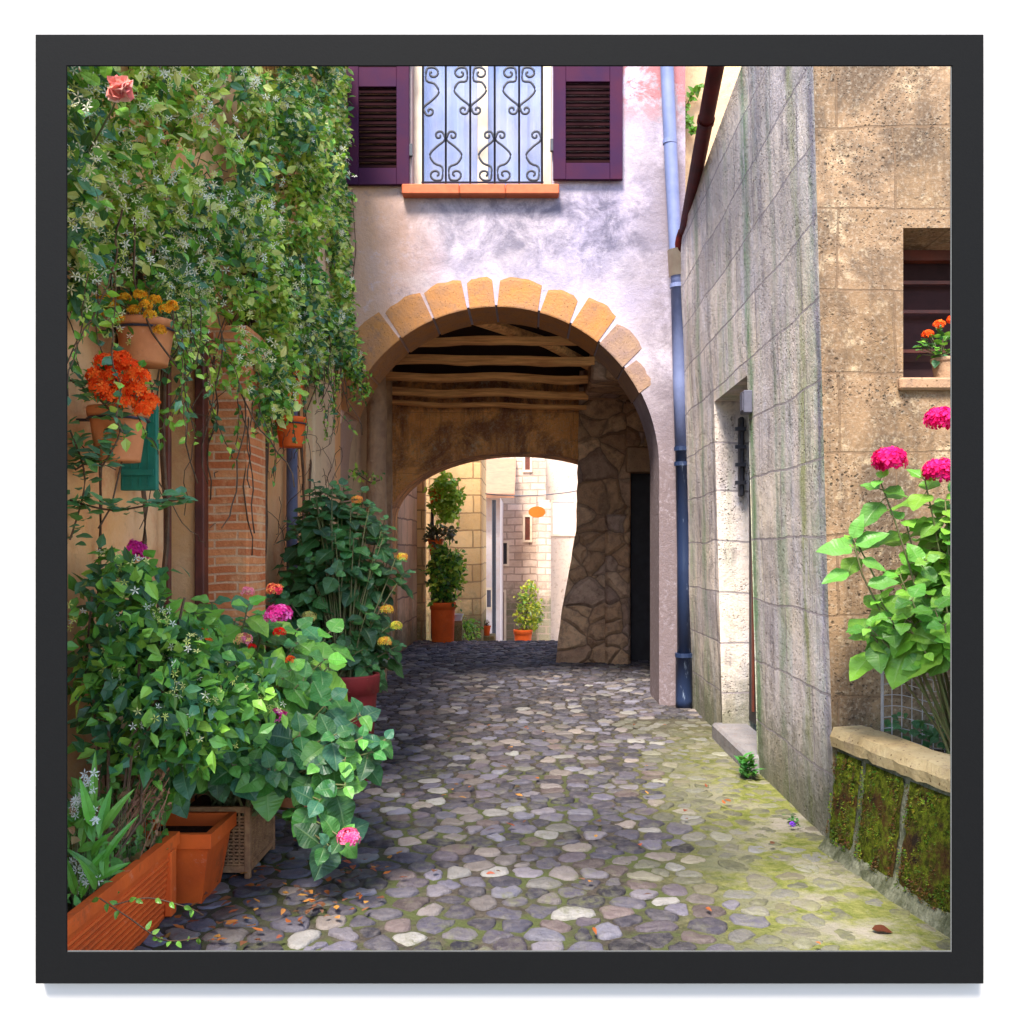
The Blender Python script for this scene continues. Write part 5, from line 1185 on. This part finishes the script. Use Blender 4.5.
def far_house(name, x0, x1, y, z1, mat, label, wins=(), roof=True, depth=6):
    t = thing(name, ((x0+x1)/2, y, -1.5), label, 'house'); mb = MB(); mb.box(x0, x1, y, y+depth, -1.8, z1); mb.build('wall', mat, t)
    if roof:
        mb = MB(); mb.add([(x0-.35, y-.5, z1-.05), (x1+.35, y-.5, z1-.05), (x1+.35, y+depth/2, z1+1.2), (x0-.35, y+depth/2, z1+1.2), (x0-.35, y-.5, z1+.05), (x1+.35, y-.5, z1+.05)], [(0, 1, 2, 3), (0, 1, 5, 4)]); mb.build('roof', 'roof_tile', t)
    for (a, b, c, d, m) in wins:
        mb = MB()
        for q in ((a-.06, a, c-.06, d+.06), (b, b+.06, c-.06, d+.06), (a, b, c-.06, c), (a, b, d, d+.06)): mb.box(q[0], q[1], y-.05, y-.002, q[2], q[3])
        w = mb.build('window', 'cream_paint', t); mb = MB(); mb.box(a, b, y-.02, y-.004, c, d); mb.build('pane', m, w)
    return t
def wpx(px, y): return (px-530)*y/1000
def zpx(py, y): return 1.6-(py-550)*y/1000
Y = 24
far_house('far_house', wpx(470, Y), wpx(500, Y), Y, zpx(497, Y), 'far_white_plaster', 'pale plastered house with projecting eave beyond the arch', [(wpx(487, Y), wpx(491, Y), zpx(607, Y), zpx(590, Y), 'steel_grey')])
Y = 27
far_house('far_house', wpx(498, Y), wpx(546, Y), Y, zpx(440, Y), 'far_rubble', 'rubble stone house in the middle of the view beyond the arch',
          [(wpx(499, Y), wpx(507, Y), zpx(564, Y), zpx(543, Y), 'dark_door'), (wpx(525, Y), wpx(530, Y), zpx(540, Y), zpx(517, Y), 'brown_paint'), (wpx(525, Y), wpx(530, Y), zpx(470, Y), zpx(455, Y), 'brown_paint'), (wpx(499, Y), wpx(504, Y), zpx(640, Y), zpx(592, Y), 'brown_paint')], roof=False)
Y = 30
far_house('far_house', wpx(543, Y), wpx(640, Y), Y, zpx(440, Y), 'far_pink_plaster', 'pink rendered house beyond the arch at the right',
          [(wpx(553, Y), wpx(574, Y), zpx(534, Y), zpx(502, Y), 'awning_white')], roof=False)
mb = MB()
t = thing('far_house', (-6, 36, -1.5), 'white house glimpsed high above the eave beyond the arch', 'house'); mb.box(-9, 1, 36, 42, -1.8, 6.2); mb.build('wall', 'far_white_plaster', t)
mb = MB(); mb.add([(-9.3, 35.5, 6.1), (1.3, 35.5, 6.1), (1.3, 39, 7.6), (-9.3, 39, 7.6)], [(0, 1, 2, 3)]); mb.build('roof', 'roof_tile', t)
t = thing('far_drainpipe', (wpx(494, 23.6), 23.6, -1.3), 'thin dark drainpipe on the corner of the pale house beyond the arch', 'drainpipe'); mb = MB(); mb.tube([P(494, 500, 23.6), P(494, 690, 23.6)], .05, 8); mb.build('pipe', 'wrought_iron', t)
t = thing('stone_buttress', (.5, 26, -1.3), 'pale rough stone buttress left of the pink house beyond the arch', 'buttress'); mb = MB(); mb.box(wpx(536, 26), wpx(551, 26), 26, 26.9, -1.8, zpx(500, 26), bev=.05); mb.build('wall', 'far_rubble', t)
t = thing('hanging_sign', (.14, 21, 2.4), 'plain orange oval sign hanging beyond the arch', 'sign'); mb = MB(); c = P(537, 512, 21); vs = []
for yy, k in ((0, 1.), (.0, .97), (.05, .97)):
    for i in range(28): a = i*2*math.pi/28; vs.append((c.x+.18*k*math.cos(a), c.y+yy-(0.012 if k < 1 and yy == 0 else 0), c.z+.12*k*math.sin(a)))
mb.add(vs, [tuple(range(28, 56)), tuple(range(56, 84))]+[(i, (i+1) % 28, 28+(i+1) % 28, 28+i) for i in range(28)]+[(i, (i+1) % 28, 56+(i+1) % 28, 56+i) for i in range(28)]); mb.build('board', 'orange_enamel', t)
mb = MB(); mb.tube([c+Vector((0, .02, .12)), c+Vector((0, .02, .32))], .008, 5); mb.build('hanger', 'wrought_iron', t)
t = thing('overhead_cable', (0, 21, 2.7), 'thin overhead cable crossing the lane beyond the arch', 'cable'); mb = MB()
mb.tube([(-2.2+i*.5, 21.05, 2.74+.018*(i-4)**2) for i in range(10)], .012, 5); mb.build('wire', 'steel_grey', t)
t = ring_pot('far_pot', (wpx(523, 21), 21, -.62), .2, .55, 'terracotta', 'terracotta pot in the lane beyond the arch')
bush('yellow_shrub', (wpx(526, 21)+.05, 21, .35), (.26, .25, .62), 240, [(.4, .42, .03), (.5, .5, .06), (.2, .35, .05)], .09, 'yellow green shrub in a pot beyond the arch', 'potted plant', base=(wpx(523, 21), 21, -.1))
ring_pot('far_pot', (wpx(486, 20.5), 20.5, -.15), .10, .2, 'terracotta', 'tiny orange pot on a ledge by the pale house beyond the arch')
bush('small_plant', (wpx(486, 20.5), 20.5, .12), (.14, .1, .1), 40, LG, .06, 'tiny plant in the small orange pot by the pale house', 'potted plant')
t = thing('stone_ledge', (wpx(486, 20.6), 20.6, -.6), 'low pale stone ledge carrying the tiny orange pot', 'ledge'); mb = MB(); mb.box(-.935, -.72, 20.3, 21, -.9, -.152, bev=.01); mb.build('block', 'far_ochre_blocks', t)
for o in col.objects:
    if o.parent is None and 'label' in o:
        l = o['label']
        if o.name.startswith('far_house'): o['group'] = 'houses beyond the arch'
        elif o.name.startswith('wall_pot') and o.location.y < 10: o['group'] = 'terracotta pots hanging on the left wall'
        elif o.name.startswith('wall_pot'): o['group'] = 'pots hung on the wall beyond the arch'
        elif o.name.startswith('flower_pot'): o['group'] = 'tall pots standing along the left wall'
        elif o.name.startswith('climber_spray'): o['group'] = 'loose climber sprays on the left'
        elif o.name.startswith('far_pot'): o['group'] = 'small pots beyond the arch'
